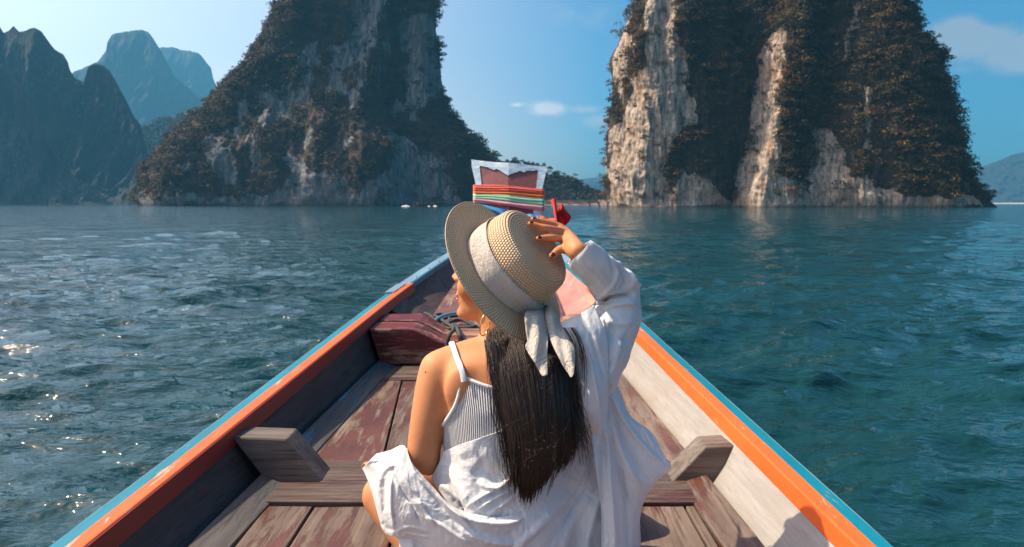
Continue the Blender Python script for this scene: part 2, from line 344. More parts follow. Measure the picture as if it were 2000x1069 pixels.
# ================================================================== VEGETATION (uncountable shrubs that clothe the rocks)
leafm, N = new_mat('dry_foliage'); at = N('ShaderNodeAttribute', dict(attribute_name='leafcol')); tr = N('ShaderNodeBsdfTranslucent', None, Color=at.outputs['Color'])
b = N('ShaderNodeBsdfPrincipled', None, Base_Color=at.outputs['Color'], Roughness=.75); mx = N('ShaderNodeMixShader', None, i0=.22, i1=b, i2=tr); N('ShaderNodeOutputMaterial', None, Surface=mx)
PALETTE = np.array([(.050, .040, .018), (.040, .036, .016), (.070, .045, .020), (.115, .060, .022), (.032, .030, .018), (.085, .062, .020), (.14, .085, .025), (.045, .048, .018)])
def clumps(centers, radii, nl, leaf, pal, wts, rg, flat=.75):
    n = len(centers); cid = rg.choice(len(pal), n, p=wts/np.sum(wts)); col = pal[cid]*(.6+.8*rg.random((n, 1)))
    # several lobes per crown
    d = rg.normal(size=(n, nl, 3)); d /= np.linalg.norm(d, axis=-1)[..., None]; d[..., 2] = np.abs(d[..., 2])*1.0-.25
    lob = rg.normal(size=(n, 4, 3))*.55; li = rg.integers(0, 4, (n, nl)); off = np.take_along_axis(lob, li[..., None].repeat(3, 2), 1)
    rr = (.45+.2*rg.random((n, nl, 1)))
    c = centers[:, None] + (off*.8 + d*rr)*radii[:, None, None]*np.array((1, 1, flat))
    t1 = rg.normal(size=(n, nl, 3)); t1 /= np.linalg.norm(t1, axis=-1)[..., None]; t2 = np.cross(t1, d+.3*rg.normal(size=d.shape)); t2 /= np.linalg.norm(t2, axis=-1)[..., None]+1e-9
    s = leaf*(.6+.8*rg.random((n, nl, 1)))*(radii[:, None, None]/radii.mean())**.5
    tri = np.stack([c-t1*s, c+t1*s*.9+t2*s*.3, c+t2*s*1.3], 2)
    lc = col[:, None, None]*(.88+.24*rg.random((n, nl, 1, 1)))+np.zeros((n, nl, 3, 3))
    return tri.reshape(-1, 3), lc.reshape(-1, 3)
def leaf_object(name, parts, parent=None, **kw):
    v = np.concatenate([p[0] for p in parts]); c = np.concatenate([p[1] for p in parts])
    me = np_mesh(name, v, np.arange(len(v)).reshape(-1, 3)); set_attr(me, 'leafcol', c, 'FLOAT_COLOR')
    return tag(link(name, me, leafm, parent, smooth=False), **kw)
def plant(kar, name, label, n, r0, r1, nl, leaf, wts, seed, mul=1.0):
    o, V, S, nn = kar; rg = np.random.default_rng(seed); nr, nc = S.shape
    i = rg.integers(0, nr, n*6); j = rg.integers(0, nc, n*6); p = V[i, j]; m = (p[:, 2] > 2.0) & (rg.random(len(p)) < np.where(S[i, j] > .5, 1.0, .07))
    m &= fbm(p*.06+seed, 2) > -.45
    px, py = proj(p); m &= (py > -140) & (nn[i, j][:, 1] < .35)
    i, j, p = i[m][:n], j[m][:n], p[m][:n]
    r = (r0+(r1-r0)*rg.random(len(p))**1.8)*(.8+.5*(fbm(p*.03+seed+5, 2)+.4)); r = np.clip(r, r0*.7, r1*1.2)
    c = p + nn[i, j]*(r*.35)[:, None]; c[:, 2] += r*.25
    return leaf_object(name, [clumps(c, r, nl, leaf, PALETTE*mul, np.array(wts, float), rg)], label=label, cat='shrubs', kind='stuff')
wR = (3, 2.5, 3, 1.0, 2.5, 2, .25, 3); wL = (3, 3, 3.5, .9, 3, 1, .1, 2)
plant(karA, 'cliff_shrubs', 'dry brown shrubs and small trees clinging to the left part of the pale right-hand cliff', 1700, 1.0, 3.1, 120, .26, wR, 1, np.array((1.45, 1.15, .78)))
plant(karB, 'cliff_shrubs', 'dense olive and rust coloured bushes covering the dark right part of the right-hand cliff', 3200, 1.0, 3.4, 120, .26, wR, 2, np.array((1.45, 1.14, .75)))
plant(karL, 'cliff_shrubs', 'reddish brown scrub covering the tall grey cliff left of the boat prow', 4200, 1.4, 3.8, 80, .42, wL, 3, np.array((1.3, 1.06, .92)))

def plant_ridge(V, n, r0, r1, nl, leaf, seed, mul, label):
    rg = np.random.default_rng(seed); nu, nx = V.shape[:2]; i = rg.integers(2, nu-8, n); j = rg.integers(0, nx, n); p = V[i, j]; m = p[:, 2] > 1.5; p = p[m]
    r = r0+(r1-r0)*rg.random(len(p))**1.6; leaf_object('hill_trees', [clumps(p+np.array((0, 0, .2))*r[:, None], r, nl, leaf, PALETTE*mul, np.array((3, 3, 1, .3, 3, 1, .1, 3.)), rg)], label=label, cat='trees', kind='stuff')
plant_ridge(Vspit, 1500, 1.6, 3.6, 46, .7, 4, np.array((.75, .80, .80)), 'dark continuous wood covering the low spit behind the prow')
plant_ridge(Vhill, 1500, 4, 9, 40, 1.8, 6, np.array((.6, .7, .7)), 'dark wood on the low ridge between the left cliff and the dark mountain')
# ================================================================== MATERIALS FOR WOOD, PAINT, CLOTH
def wood(name, a, b, paint=None, cover=.5, rot=0, scale=1.0, rough=.75, bare=None, bumpy=.5, flake=1.0, knots=False):
    """weathered boards with grain along Y (rot turns it); paint = colour left in flakes covering the given share"""
    m, N = new_mat(name); tc = N('ShaderNodeTexCoord'); p = N.mapping(tc.outputs['Object'], (1, 1, 1), rot=(0, 0, rot))
    oi = N('ShaderNodeObjectInfo'); p = N.vm('ADD', p, N.vm('SCALE', N('ShaderNodeCombineXYZ', None, i0=oi.outputs['Random'], i1=oi.outputs['Random'], i2=0.0), 7.0))
    q = N.mapping(p, (22*scale, 1.3*scale, 22*scale))
    g = N.noise(q, 1.0, 8, .62, .7 if knots else .25); g2 = N.noise(N.mapping(p, (90*scale, 4*scale, 90*scale)), 1.0, 4, .7)
    c = N.ramp(g, [(.28, a), (.52, tuple((x+y)/2 for x, y in zip(a, b))), (.72, b)])
    c = N.mix(N.ramp(g2, [(.32, .75), (.5, 0)]), c, tuple(.35*x for x in a))
    blot = N.noise(p, 3.0, 5, .6); c = N.mix(N.ramp(blot, [(.42, 0), (.75, .5)]), c, tuple(.5*x for x in a))
    h = N.math('ADD', g, N.math('MULTIPLY', g2, .6))
    if paint:
        fl = N.math('ADD', N.math('MULTIPLY', N.noise(N.mapping(p, (20*flake, 2.4*flake, 20*flake)), 1.0, 9, .75, .4), .60),
                    N.math('ADD', N.math('MULTIPLY', N.noise(p, 2.2, 3, .5), .26), N.math('ADD', N.math('MULTIPLY', g2, .10), N.math('MULTIPLY', g, .06))))
        t = .5+(cover-.5)*.42; pm = N.ramp(fl, [(t-.022, 1), (t+.022, 0)])
        pc = N.ramp(N.noise(p, 6, 6, .65), [(.3, tuple(.55*x for x in paint)), (.7, tuple(1.25*x for x in paint))])
        c = N.mix(pm, c, pc); h = N.math('ADD', N.math('MULTIPLY', h, .6), N.math('MULTIPLY', pm, .8))
        rg = N.mix(pm, (rough,)*3, (.42,)*3)
        return finish(m, N, Base_Color=c, Roughness=rg, Normal=N.bump(h, bumpy, .004))
    return finish(m, N, Base_Color=c, Roughness=rough, Normal=N.bump(h, bumpy, .004))
def painted(name, col, under, wear=.30, rough=.45):
    m, N = new_mat(name); tc = N('ShaderNodeTexCoord'); p = tc.outputs['Object']
    n = N.math('ADD', N.math('MULTIPLY', N.noise(N.mapping(p, (30, 5, 30)), 1, 8, .7, .4), .75), N.math('MULTIPLY', N.noise(p, 2.5, 3), .25))
    pm = N.ramp(n, [(wear-.012, 0), (wear+.012, 1)]); v = N.noise(N.mapping(p, (8, 2, 8)), 1, 6, .65)
    pc = N.ramp(v, [(.3, tuple(.72*x for x in col)), (.6, col)]); sc = N.noise(N.mapping(p, (120, 6, 120)), 1, 3, .6)
    pc = N.mix(N.ramp(sc, [(.3, .35), (.42, 0)]), pc, tuple(.5*x for x in col))
    return finish(m, N, Base_Color=N.mix(pm, under, pc), Roughness=rough, Normal=N.bump(N.math('ADD', pm, N.math('MULTIPLY', v, .7)), .4, .002))
def cloth(name, col, transl=.25, weave=900, wr=.35, rough=.85, tint=None, crinkle=40):
    m, N = new_mat(name); tc = N('ShaderNodeTexCoord'); p = tc.outputs['Object']
    wv = N.math('ADD', N('ShaderNodeTexWave', dict(bands_direction='X'), Vector=p, Scale=weave/6.28).outputs[1], N('ShaderNodeTexWave', dict(bands_direction='Z'), Vector=p, Scale=weave/6.28).outputs[1])
    n = N.noise(p, crinkle, 6, .65, .6); n2 = N.noise(N.mapping(p, (1, 1, .35), rot=(.3, .5, .6)), crinkle*.35, 4, .6, 1.0)
    bp = N.bump(N.math('ADD', n, N.math('MULTIPLY', n2, 1.5)), wr, .008)
    c = N.mix(N.math('MULTIPLY', n, .25), col, tuple(.82*q for q in col))
    b = N('ShaderNodeBsdfPrincipled', None, Base_Color=c, Roughness=rough, Normal=bp); b.inputs['Sheen Weight'].default_value = .15
    t = N('ShaderNodeBsdfTranslucent', None, Color=tint or col, Normal=bp); mx = N('ShaderNodeMixShader', None, i0=transl, i1=b, i2=t)
    N('ShaderNodeOutputMaterial', None, Surface=mx); return m

# ================================================================== BOAT
YS = [-1.6, 1.5, 4.6, 5.16, 6.0, 6.6, 7.0, 7.3]
def xc(Y): return float(np.interp(Y, [4.2, 7.2], [-.087, -.03]))
def hw(Y): return float(np.interp(Y, YS, [.93, .898, .679, .572, .44, .345, .288, .268]))
def top(Y): return CAMZ - float(np.interp(Y, YS, [.84, .719, .537, .462, .38, .27, .17, .08]))
def flo(Y): return CAMZ - float(np.interp(Y, [1.5, 3.9, 4.7], [.868, .83, .80]))
def fw(Y): return float(np.interp(Y, [-1.6, 1.8, 3.9, 4.8], [.74, .705, .59, .53]))
boat = empty('longtail_boat', (-.087, 1.5, 0), label='weathered wooden longtail boat with orange and teal rails carrying the woman', cat='boat')
def sweep(name, Ya, Yb, sect, mat, parent=boat, n=24, bevel=.0, closed=True, jitter=0):
    """sect(Y) -> list of (x, z); lofted along Y as one solid"""
    Yv = np.linspace(Ya, Yb, n); S = [sect(Y) for Y in Yv]; k = len(S[0]); v = []; f = []
    for i, Y in enumerate(Yv):
        for (x, z) in S[i]: v.append((x, Y, z))
    for i in range(n-1):
        for j in range(k if closed else k-1): f.append((i*k+j, i*k+(j+1) % k, (i+1)*k+(j+1) % k, (i+1)*k+j))
    if closed: f.append(tuple(range(k))[::-1]); f.append(tuple((n-1)*k+j for j in range(k)))
    me = py_mesh(name, v, f); o = link(name, me, mat, parent, smooth=False); recalc(me)
    if bevel: bev(o, bevel)
    return o
def recalc(me):
    bm = bmesh.new(); bm.from_mesh(me); bmesh.ops.recalc_face_normals(bm, faces=bm.faces); bm.to_mesh(me); bm.free(); me.update()
def bev(o, w, seg=2):
    m = o.modifiers.new('bevel', 'BEVEL'); m.width = w; m.segments = seg; m.limit_method = 'ANGLE'; m.angle_limit = math.radians(35)
def hexa(name, a, b, mat, parent=boat, bevel=.004):
    """solid between two matching outlines"""
    k = len(a); v = list(a)+list(b); f = [tuple(range(k)), tuple(range(2*k-1, k-1, -1))]
    for j in range(k): f.append((j, (j+1) % k, k+(j+1) % k, k+j))
    me = py_mesh(name, v, f); recalc(me); o = link(name, me, mat, parent, smooth=False)
    if bevel: bev(o, bevel)
    return o
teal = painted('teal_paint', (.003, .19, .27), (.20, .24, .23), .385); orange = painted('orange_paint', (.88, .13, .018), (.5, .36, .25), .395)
red = painted('shade_red_paint', (.20, .022, .020), (.12, .08, .06), .33); white_p = painted('white_paint', (.42, .50, .54), (.3, .28, .25), .33)  # the red carries the left rail's shade, and also colours the nails
cap_m = painted('blue_grey_sheet', (.20, .32, .43), (.12, .2, .27), .33, .33)
wd_shaded = wood('shaded_board', (.026, .024, .024), (.075, .070, .070), knots=True, bumpy=.5)  # left side board, its shade put into a dark colour
def sunlit_board():  # right side board, sunlight put into its pale colour
    m, N = new_mat('sunlit_board'); p = N('ShaderNodeTexCoord').outputs['Object']
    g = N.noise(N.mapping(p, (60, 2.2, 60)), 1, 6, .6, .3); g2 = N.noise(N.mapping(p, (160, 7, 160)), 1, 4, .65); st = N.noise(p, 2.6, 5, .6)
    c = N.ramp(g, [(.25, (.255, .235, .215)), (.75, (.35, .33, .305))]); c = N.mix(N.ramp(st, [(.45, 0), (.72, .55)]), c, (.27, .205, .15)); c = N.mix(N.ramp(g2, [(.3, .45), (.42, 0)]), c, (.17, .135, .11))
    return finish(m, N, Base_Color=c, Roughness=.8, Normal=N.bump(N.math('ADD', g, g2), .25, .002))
wd_sunlit = sunlit_board()
wd_grey = wood('grey_plank', (.070, .045, .034), (.20, .145, .115), paint=(.11, .040, .026), cover=.50)
wd_maroon = wood('maroon_plank', (.11, .07, .05), (.28, .20, .15), paint=(.115, .036, .024), cover=.55)
wd_worn = wood('red_worn_plank', (.10, .068, .05), (.26, .19, .145), paint=(.15, .032, .022), cover=.42)
wd_cross = wood('cross_plank', (.055, .038, .03), (.16, .115, .09), paint=(.08, .03, .024), cover=.45, rot=math.pi/2)
wd_block = wood('block_wood', (.075, .055, .045), (.24, .195, .16), rot=math.pi/2, bumpy=.8, scale=.8)
wd_bulk = wood('bulkhead_paint', (.24, .11, .06), (.50, .31, .18), paint=(.13, .014, .013), cover=.575, rot=math.pi/2, flake=.8, rough=.6)
wd_bowL = wood('bow_side_shaded', (.05, .035, .028), (.10, .07, .055), paint=(.07, .03, .028), cover=.55)  # left bow flank, darkened in the colour for its shade
wd_bowR = wood('bow_side_sunlit', (.42, .22, .13), (.55, .36, .22), paint=(.46, .19, .15), cover=.66, flake=.5)  # right bow flank, sunlight put into the pink colour
wd_stem = wood('stem_plank', (.16, .10, .065), (.36, .24, .15), paint=(.15, .06, .055), cover=.62, flake=.6)
blue_worn = wood('blue_bilge', (.07, .06, .055), (.15, .13, .12), paint=(.03, .10, .14), cover=.45)
for s in (-1, 1):
    X = lambda Y, ins, s=s: xc(Y) + s*(hw(Y)-ins)
    sweep('teal_rail', -1.5, 4.60, lambda Y: [(X(Y, 0), top(Y)-.007), (X(Y, .039), top(Y)-.005), (X(Y, .039), top(Y)-.06), (X(Y, 0), top(Y)-.06)], teal, bevel=.003, n=60)
    sweep('white_strip', -1.5, 4.62, lambda Y: [(X(Y, -.004), top(Y)-.011), (X(Y, -.0005), top(Y)-.011), (X(Y, -.0005), top(Y)-.04), (X(Y, -.004), top(Y)-.04)], white_p, n=30)
    r = sweep('orange_rail', -1.5, 4.78, lambda Y: [(X(Y, .041), top(Y)), (X(Y, .082), top(Y)-.001), (X(Y, .088), top(Y)-.048), (X(Y, .041), top(Y)-.05)], orange, bevel=.004, n=60)
    if s < 0: sweep('shaded_rail_face', -1.5, 4.78, lambda Y: [(X(Y, .0835), top(Y)-.004), (X(Y, .0865), top(Y)-.004), (X(Y, .0925), top(Y)-.056), (X(Y, .0885), top(Y)-.056)], red, n=30)  # inner face of the orange rail, its shade painted as dark red
    sweep('blue_cap', 4.60, 7.18, lambda Y: [(X(Y, -.006), top(Y)-.0), (X(Y, .06), top(Y)-.002), (X(Y, .06), top(Y)-.02), (X(Y, -.006), top(Y)-.05)], cap_m, bevel=.002, n=40)
    sweep('teal_edge', 4.78, 7.15, lambda Y: [(X(Y, .061), top(Y)-.004), (X(Y, .069), top(Y)-.006), (X(Y, .069), top(Y)-.04), (X(Y, .061), top(Y)-.04)], teal, n=40)
    sweep('joint_plate', 4.50, 4.74, lambda Y: [(X(Y, -.009), top(Y)+.004), (X(Y, .047), top(Y)+.006), (X(Y, .047), top(Y)+.002), (X(Y, -.009), top(Y)-.05)], cap_m, bevel=.001, n=3)
    zi = lambda Y: top(Y)-.05
    def sidesec(Y, s=s, X=X):
        a = (X(Y, .074), zi(Y)+.02); b = (xc(Y)+s*(fw(Y)+.0), flo(Y)-.02); m = ((a[0]+b[0])/2+s*.008, (a[1]+b[1])/2)
        return [a, m, b, (b[0]+s*.02, b[1]), (m[0]+s*.02, m[1]), (a[0]+s*.02, a[1])]
    sweep('side_plank', -1.5, 4.25, sidesec, wd_shaded if s < 0 else wd_sunlit, n=40)
    # bow flank between rail and stem plank
    def bowsec(Y, s=s, X=X):
        e = float(np.interp(Y, [4.2, 5.3, 6.6, 7.1], [.40, .35, .17, .12])); d = CAMZ-float(np.interp(Y, [4.2, 5.3, 6.6, 7.1], [.72, .59, .32, .22]))
        a = (X(Y, .06), top(Y)-.03); b = (xc(Y)+s*e, d-.03); m = ((a[0]+b[0])/2+s*.02, (a[1]+b[1])/2)
        return [a, m, b, (b[0]+s*.02, b[1]), (m[0]+s*.02, m[1]), (a[0]+s*.02, a[1])]
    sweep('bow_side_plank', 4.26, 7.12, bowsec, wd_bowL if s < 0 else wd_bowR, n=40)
    sweep('bilge_strip', -1.5, 3.74, lambda Y: [(xc(Y)+s*(fw(Y)-.004), flo(Y)+.034), (xc(Y)+s*(fw(Y)-.085), flo(Y)+.006), (xc(Y)+s*(fw(Y)-.085), flo(Y)-.02), (xc(Y)+s*(fw(Y)-.004), flo(Y)-.02)], blue_worn if s < 0 else wd_grey, bevel=.002, n=20)
    for k in range(9):
        Y = 4.68+k*.27; nl = bmesh.new(); bmesh.ops.create_uvsphere(nl, u_segments=8, v_segments=5, radius=.0055); me = bpy.data.meshes.new('nail'); nl.to_mesh(me); nl.free()
        o = link('nail', me, red, boat); o.matrix_parent_inverse = boat.matrix_world.inverted(); o.location = (X(Y, .045), Y, top(Y)+.0)
def stemsec(Y):
    e = float(np.interp(Y, [4.1, 5.3, 6.6, 7.1], [.42, .36, .18, .13])); d = CAMZ-float(np.interp(Y, [4.1, 5.3, 6.6, 7.1], [.72, .59, .32, .22]))
    return [(xc(Y)-e, d), (xc(Y)-e*.5, d+.012), (xc(Y), d+.018), (xc(Y)+e*.5, d+.012), (xc(Y)+e, d), (xc(Y)+e, d-.04), (xc(Y)-e, d-.04)]
sweep('stem_plank', 4.13, 7.12, stemsec, wd_stem, n=30)
# outer skin
def hull():
    Yv = np.linspace(-1.5, 7.25, 50); v = []
    for Y in Yv:
        h = hw(Y)+.002; t = top(Y)-.03; k = float(np.interp(Y, [3, 7.2], [0, 1]))
        for q in np.linspace(-1, 1, 17):
            a = abs(q); xx = h*(math.sin(a*math.pi/2)**.75)*(1-.0*k); z = -.22+.36*k + (t+.22-.36*k)*(a**2.2)
            v.append((xc(Y)+math.copysign(xx, q), Y, z))
    me = np_mesh('hull', np.array(v), grid_faces(50, 17)); o = link('hull', me, teal, boat); m = o.modifiers.new('s', 'SOLIDIFY'); m.thickness = .012; m.offset = -1
hull()
# floor boards
def board(name, Ya, Yb, xa0, xa1, xb0, xb1, mat, dz=0.0, th=.022, gap=.0035):
    r = random.Random(hash((round(Ya, 2), round(xa0, 2))) & 999); tl = [r.uniform(-.0025, .0025) for _ in range(4)]
    a = [(xa0+gap, Ya, flo(Ya)+dz+tl[0]), (xa1-gap, Ya, flo(Ya)+dz+tl[1]), (xa1-gap, Ya, flo(Ya)+dz-th), (xa0+gap, Ya, flo(Ya)+dz-th)]
    b = [(xb0+gap, Yb, flo(Yb)+dz+tl[2]), (xb1-gap, Yb, flo(Yb)+dz+tl[3]), (xb1-gap, Yb, flo(Yb)+dz-th), (xb0+gap, Yb, flo(Yb)+dz-th)]
    return hexa(name, a, b, mat, bevel=.003)
near = [-.700, -.43, -.17, .09, .36, .525]; far = [-.625, -.522, -.27, .0, .22, .435]
for k in range(5): board('floor_plank', 2.385, 3.455, near[k], near[k+1], far[k], far[k+1], (wd_maroon, wd_grey, wd_maroon, wd_grey, wd_worn)[k])
near = [-.708, -.552, -.30, -.04, .21, .487, .532]; far = [-.700, -.566, -.31, -.05, .21, .492, .522]
for k in range(6): board('floor_plank', -1.4, 2.045, near[k], near[k+1], far[k], far[k+1], (wd_grey, wd_grey, wd_maroon, wd_grey, wd_worn, wd_worn)[k])
for (a, b, m, dz) in ((2.05, 2.205, wd_cross, .012), (2.21, 2.38, wd_cross, .010), (3.46, 3.74, wd_cross, .006)):
    board('cross_plank', a, b, xc(a)-fw(a)+.01, xc(a)+fw(a)-.01, xc(b)-fw(b)+.01, xc(b)+fw(b)-.01, m, dz, gap=.001)
# knees
def knee(pts):
    a = [P(x, y, 2.2) for x, y in pts]; b = [q+np.array((0, .112, 0)) for q in a]; hexa('frame_knee', a, b, wd_block, bevel=.005)
knee([(451, 854), (559, 858), (638, 951), (529, 953)]); knee([(1378, 874), (1463, 869), (1396, 951), (1299, 954)])
# bulkhead, two layers with a scooped top
def bulk(Ya, Yb, drop, deep, w=0):
    T = lambda Y: top(Y)-.052-drop
    def prof(Y):
        H = hw(Y)-.095-w; z0 = flo(Y)+.008; L = []
        for q in np.linspace(-1, 1, 41):
            a = abs(q); x = q*H; z = T(Y) - deep*(1-np.clip((a-.16)/.60, 0, 1)**1.0) if a < .76 else T(Y)
            s = np.clip(a/.76, 0, 1); s = np.clip((a-.38)/.31, 0, 1); z = T(Y) - deep*(1-s*s*(3-2*s))
            L.append((xc(Y)+x, z))
        return L + [(xc(Y)+fw(Y)-.01, z0), (xc(Y)-fw(Y)+.01, z0)]
    a = [(x, Ya, z) for x, z in prof(Ya)]; b = [(x, Yb, z) for x, z in prof(Yb)]
    return hexa('bulkhead', a, b, wd_bulk, bevel=.006)
bulk(3.75, 3.92, .0, .075); bulk(3.95, 4.12, -.002, .082)
# prow board
px_m, N = new_mat('prow_sheet'); tcq = N('ShaderNodeTexCoord'); nq = N.noise(N.mapping(tcq.outputs['Object'], (4, 4, 9)), 2.2, 6, .6, .4)
finish(px_m, N, Base_Color=N.ramp(nq, [(.3, (.24, .42, .52)), (.5, (.48, .60, .66)), (.7, (.72, .78, .80))]), Roughness=.4, Normal=N.bump(nq, .4, .02))
wd_prow = wood('prow_wood', (.26, .12, .08), (.50, .26, .15), paint=(.24, .085, .08), cover=.74, rot=0, flake=.35)
YP = 7.22
def yp(px): return YP - .05*(1-min(1, abs(px-993)/62.0))
def PP(px, py, off=0): return P(px, py, yp(px)+(440-py)*.0022-off)    # the prow leans forward
lft = [(919, 312), (926, 338), (930, 362), (931, 400), (934, 446)]; rgt = [(1069, 326), (1062, 350), (1058, 372), (1056, 400), (1055, 446)]
for s, E in ((0, lft), (1, rgt)):
    cen = [(993, 319), (993, 345), (993, 366), (993, 400), (993, 446)]; v = []
    for off in (0, -.035):
        for (e, c) in zip(E, cen):
            for t in (0, .5, 1): v.append(PP(e[0]+(c[0]-e[0])*t+(0 if t < 1 else (-.3 if s == 0 else .3)), e[1]+(c[1]-e[1])*t, off))
    fr = grid_faces(5, 3); bk = grid_faces(5, 3)[:, ::-1]+15; fs = [tuple(q) for q in fr]+[tuple(q) for q in bk]
    loop = [0, 1, 2, 5, 8, 11, 14, 13, 12, 9, 6, 3]
    for i in range(12): a, b = loop[i], loop[(i+1) % 12]; fs.append((b, a, a+15, b+15))
    me = py_mesh('prow_board', v, fs); recalc(me); link('prow_board', me, wd_prow, boat, smooth=False)
def plate(name, up, lo, mat, off=.012, th=.006):
    v = [PP(x, y, off) for x, y in up]+[PP(x, y, off) for x, y in lo]+[PP(x, y, off-th) for x, y in up]+[PP(x, y, off-th) for x, y in lo]; n = len(up)
    f = [(i, i+1, n+i+1, n+i) for i in range(n-1)] + [(2*n+i+1, 2*n+i, 3*n+i, 3*n+i+1) for i in range(n-1)] + [(n+i, n+i+1, 3*n+i+1, 3*n+i) for i in range(n-1)]
    f += [(i+1, i, 2*n+i, 2*n+i+1) for i in range(n-1)]
    me = py_mesh(name, v, f); recalc(me); return link(name, me, mat, boat, smooth=False)
def topy(x): return float(np.interp(x, [919, 945, 970, 993, 1020, 1050, 1069], [312, 315.5, 318, 318.5, 321.5, 325, 326.5]))
torn = [(919, 326), (936, 325.5), (940, 324), (946, 326), (953, 327), (957, 329.5), (962, 331), (965, 332.5), (969, 330), (974, 332), (980, 335.5), (987, 340), (993, 343), (998, 340), (1004, 338), (1011, 336), (1015, 333.5), (1019, 335), (1024, 337), (1028, 334), (1036, 333.5), (1042, 334), (1047, 332), (1052, 334.5), (1069, 336)]
xs_t = [q[0] for q in torn]; xs_t[0] = 921; 
plate('metal_sheet', [(x, topy(x)-.6) for x in xs_t], [(x, q[1]) for x, q in zip(xs_t, torn)], px_m)
plate('metal_sheet', [(921, 325), (936.5, 325)], [(930, 364), (941, 364)], px_m, .013); plate('metal_sheet', [(1051, 334), (1067, 334)], [(1047, 372), (1058.5, 372)], px_m, .013)
plate('metal_sheet', [(1042, 405), (1056, 405)], [(1041, 446), (1055, 446)], px_m, .013)
# sashes wound round the prow
def sash(name, top_, bot, col, label, off, seed=0, pleats=3, wrap=True):
    """top_/bot = photo heights at the left edge, the crease and the right edge"""
    xs = np.linspace(927, 1060, 40); n = len(xs); rows = 15; v = []
    for r in range(rows):
        t = r/(rows-1)
        for x in xs:
            a = np.interp(x, [927, 993, 1060], top_); b = np.interp(x, [927, 993, 1060], bot)
            y = a+(b-a)*t; d = off + .016*math.sin(t*math.pi) + .011*math.sin((t*pleats+.15*math.sin(x*.05+seed))*2*math.pi+seed)
            v.append(PP(x, y, d))
        if wrap:
            pass
    back = []
    for r in range(rows):
        t = r/(rows-1)
        for x in xs:
            a = np.interp(x, [927, 993, 1060], top_); b = np.interp(x, [927, 993, 1060], bot); back.append(PP(x, a+(b-a)*t, -.06))
    V = np.array(v).reshape(rows, n, 3); B = np.array(back).reshape(rows, n, 3)[:, ::-1]
    e1 = (V[:, -1:]+B[:, :1])/2+np.array((.012, 0, 0)); e2 = (V[:, :1]+B[:, -1:])/2-np.array((.012, 0, 0))
    A = np.concatenate([V, e1, B, e2], 1); me = np_mesh(name, A.reshape(-1, 3), grid_faces(rows, A.shape[1], True))
    o = link(name, me, cloth(name+'_cloth', col, .45, wr=.3, crinkle=14)); m = o.modifiers.new('s', 'SOLIDIFY'); m.thickness = .004
    return tag(o, label, 'sash', 'cloth sashes wound round the prow')
sash('cloth_sash', (361.5, 362.5, 370), (374, 376, 380), (.95, .26, .20), 'coral red sash, topmost of the cloths wound round the prow', .030, 1)
sash('cloth_sash', (373, 374, 379), (378.5, 382, 387), (.98, .40, .10), 'bright orange sash under the coral one on the prow', .026, 2, 2)
sash('cloth_sash', (376.5, 379, 385), (381.5, 385, 390), (.95, .80, .58), 'thin cream yellow sash between the orange and the mint one on the prow', .020, 3, 1)
sash('cloth_sash', (380, 382, 388), (388, 393, 402), (.48, .90, .70), 'pale mint green sash wound round the prow above the pink one', .028, 4, 2)
sash('cloth_sash', (386.5, 392, 400), (396, 402, 414), (.98, .52, .58), 'pale pink sash, lowest of the striped cloths round the prow', .022, 5, 1)
def patch(name, rows, mat, parent=None, res=(24, 24), th=.0025, fold=None, crump=0, **kw):
    """cloth sheet through a grid of (px, py, Y) control points"""
    A = np.array(rows, float); u = crom(A, np.linspace(0, len(A)-1, res[0])); u = np.swapaxes(crom(np.swapaxes(u, 0, 1), np.linspace(0, A.shape[1]-1, res[1])), 0, 1)
    if fold is not None: u[..., 2] -= fold(u[..., 0], u[..., 1])
    if crump:
        q = np.stack([u[..., 0]*.011+u[..., 1]*.004, u[..., 1]*.009-u[..., 0]*.006, 0*u[..., 0]+len(name)], -1); w_ = q+.5*fbm(q*1.3+3, 2)[..., None]
        u[..., 2] -= crump*(fbm(w_*1.9, 3, .5, True)-.35+.8*fbm(q*.9+8, 2)+.38*(fbm(w_*np.array((6.5, 4.5, 1))+5, 3, .5, True)-.4))
    v = np.array([[P(*q) for q in r] for r in u]).reshape(-1, 3)
    me = np_mesh(name, v, grid_faces(*res)); g = np.stack(np.meshgrid(np.linspace(0, 1, res[1]), np.linspace(0, 1, res[0])), -1).reshape(-1, 2); set_uv(me, g)
    o = link(name, me, mat, parent)
    if th: m = o.modifiers.new('s', 'SOLIDIFY'); m.thickness = th; m.offset = 0
    return tag(o, **kw)
bl = cloth('blue_cloth', (.01, .22, .52), .15, wr=.5, crinkle=20)
patch('blue_cloth', [[(936, 398, 7.12), (960, 404, 7.08), (992, 411, 7.07), (1010, 414, 7.08)], [(944, 405, 7.08), (962, 411, 7.03), (988, 418, 7.04), (1012, 422, 7.08)],
      [(958, 414, 7.1), (966, 419, 7.06), (985, 426, 7.03), (1020, 430, 7.08)], [(966, 424, 7.1), (972, 430, 7.1), (985, 436, 7.08), (1022, 438, 7.1)]], bl, fold=lambda x, y: .02*np.sin((x*.6-y)*.42), label='bright blue cloth tied round the prow under the pink sash', cat='cloth')
kn = []
knot = empty('blue_knot', P(1035, 428, 7.08), label='knotted end of blue cloth with a pale lining sticking out above the hat crown', cat='cloth knot')
pale_b = cloth('pale_lining', (.5, .62, .7), .15)
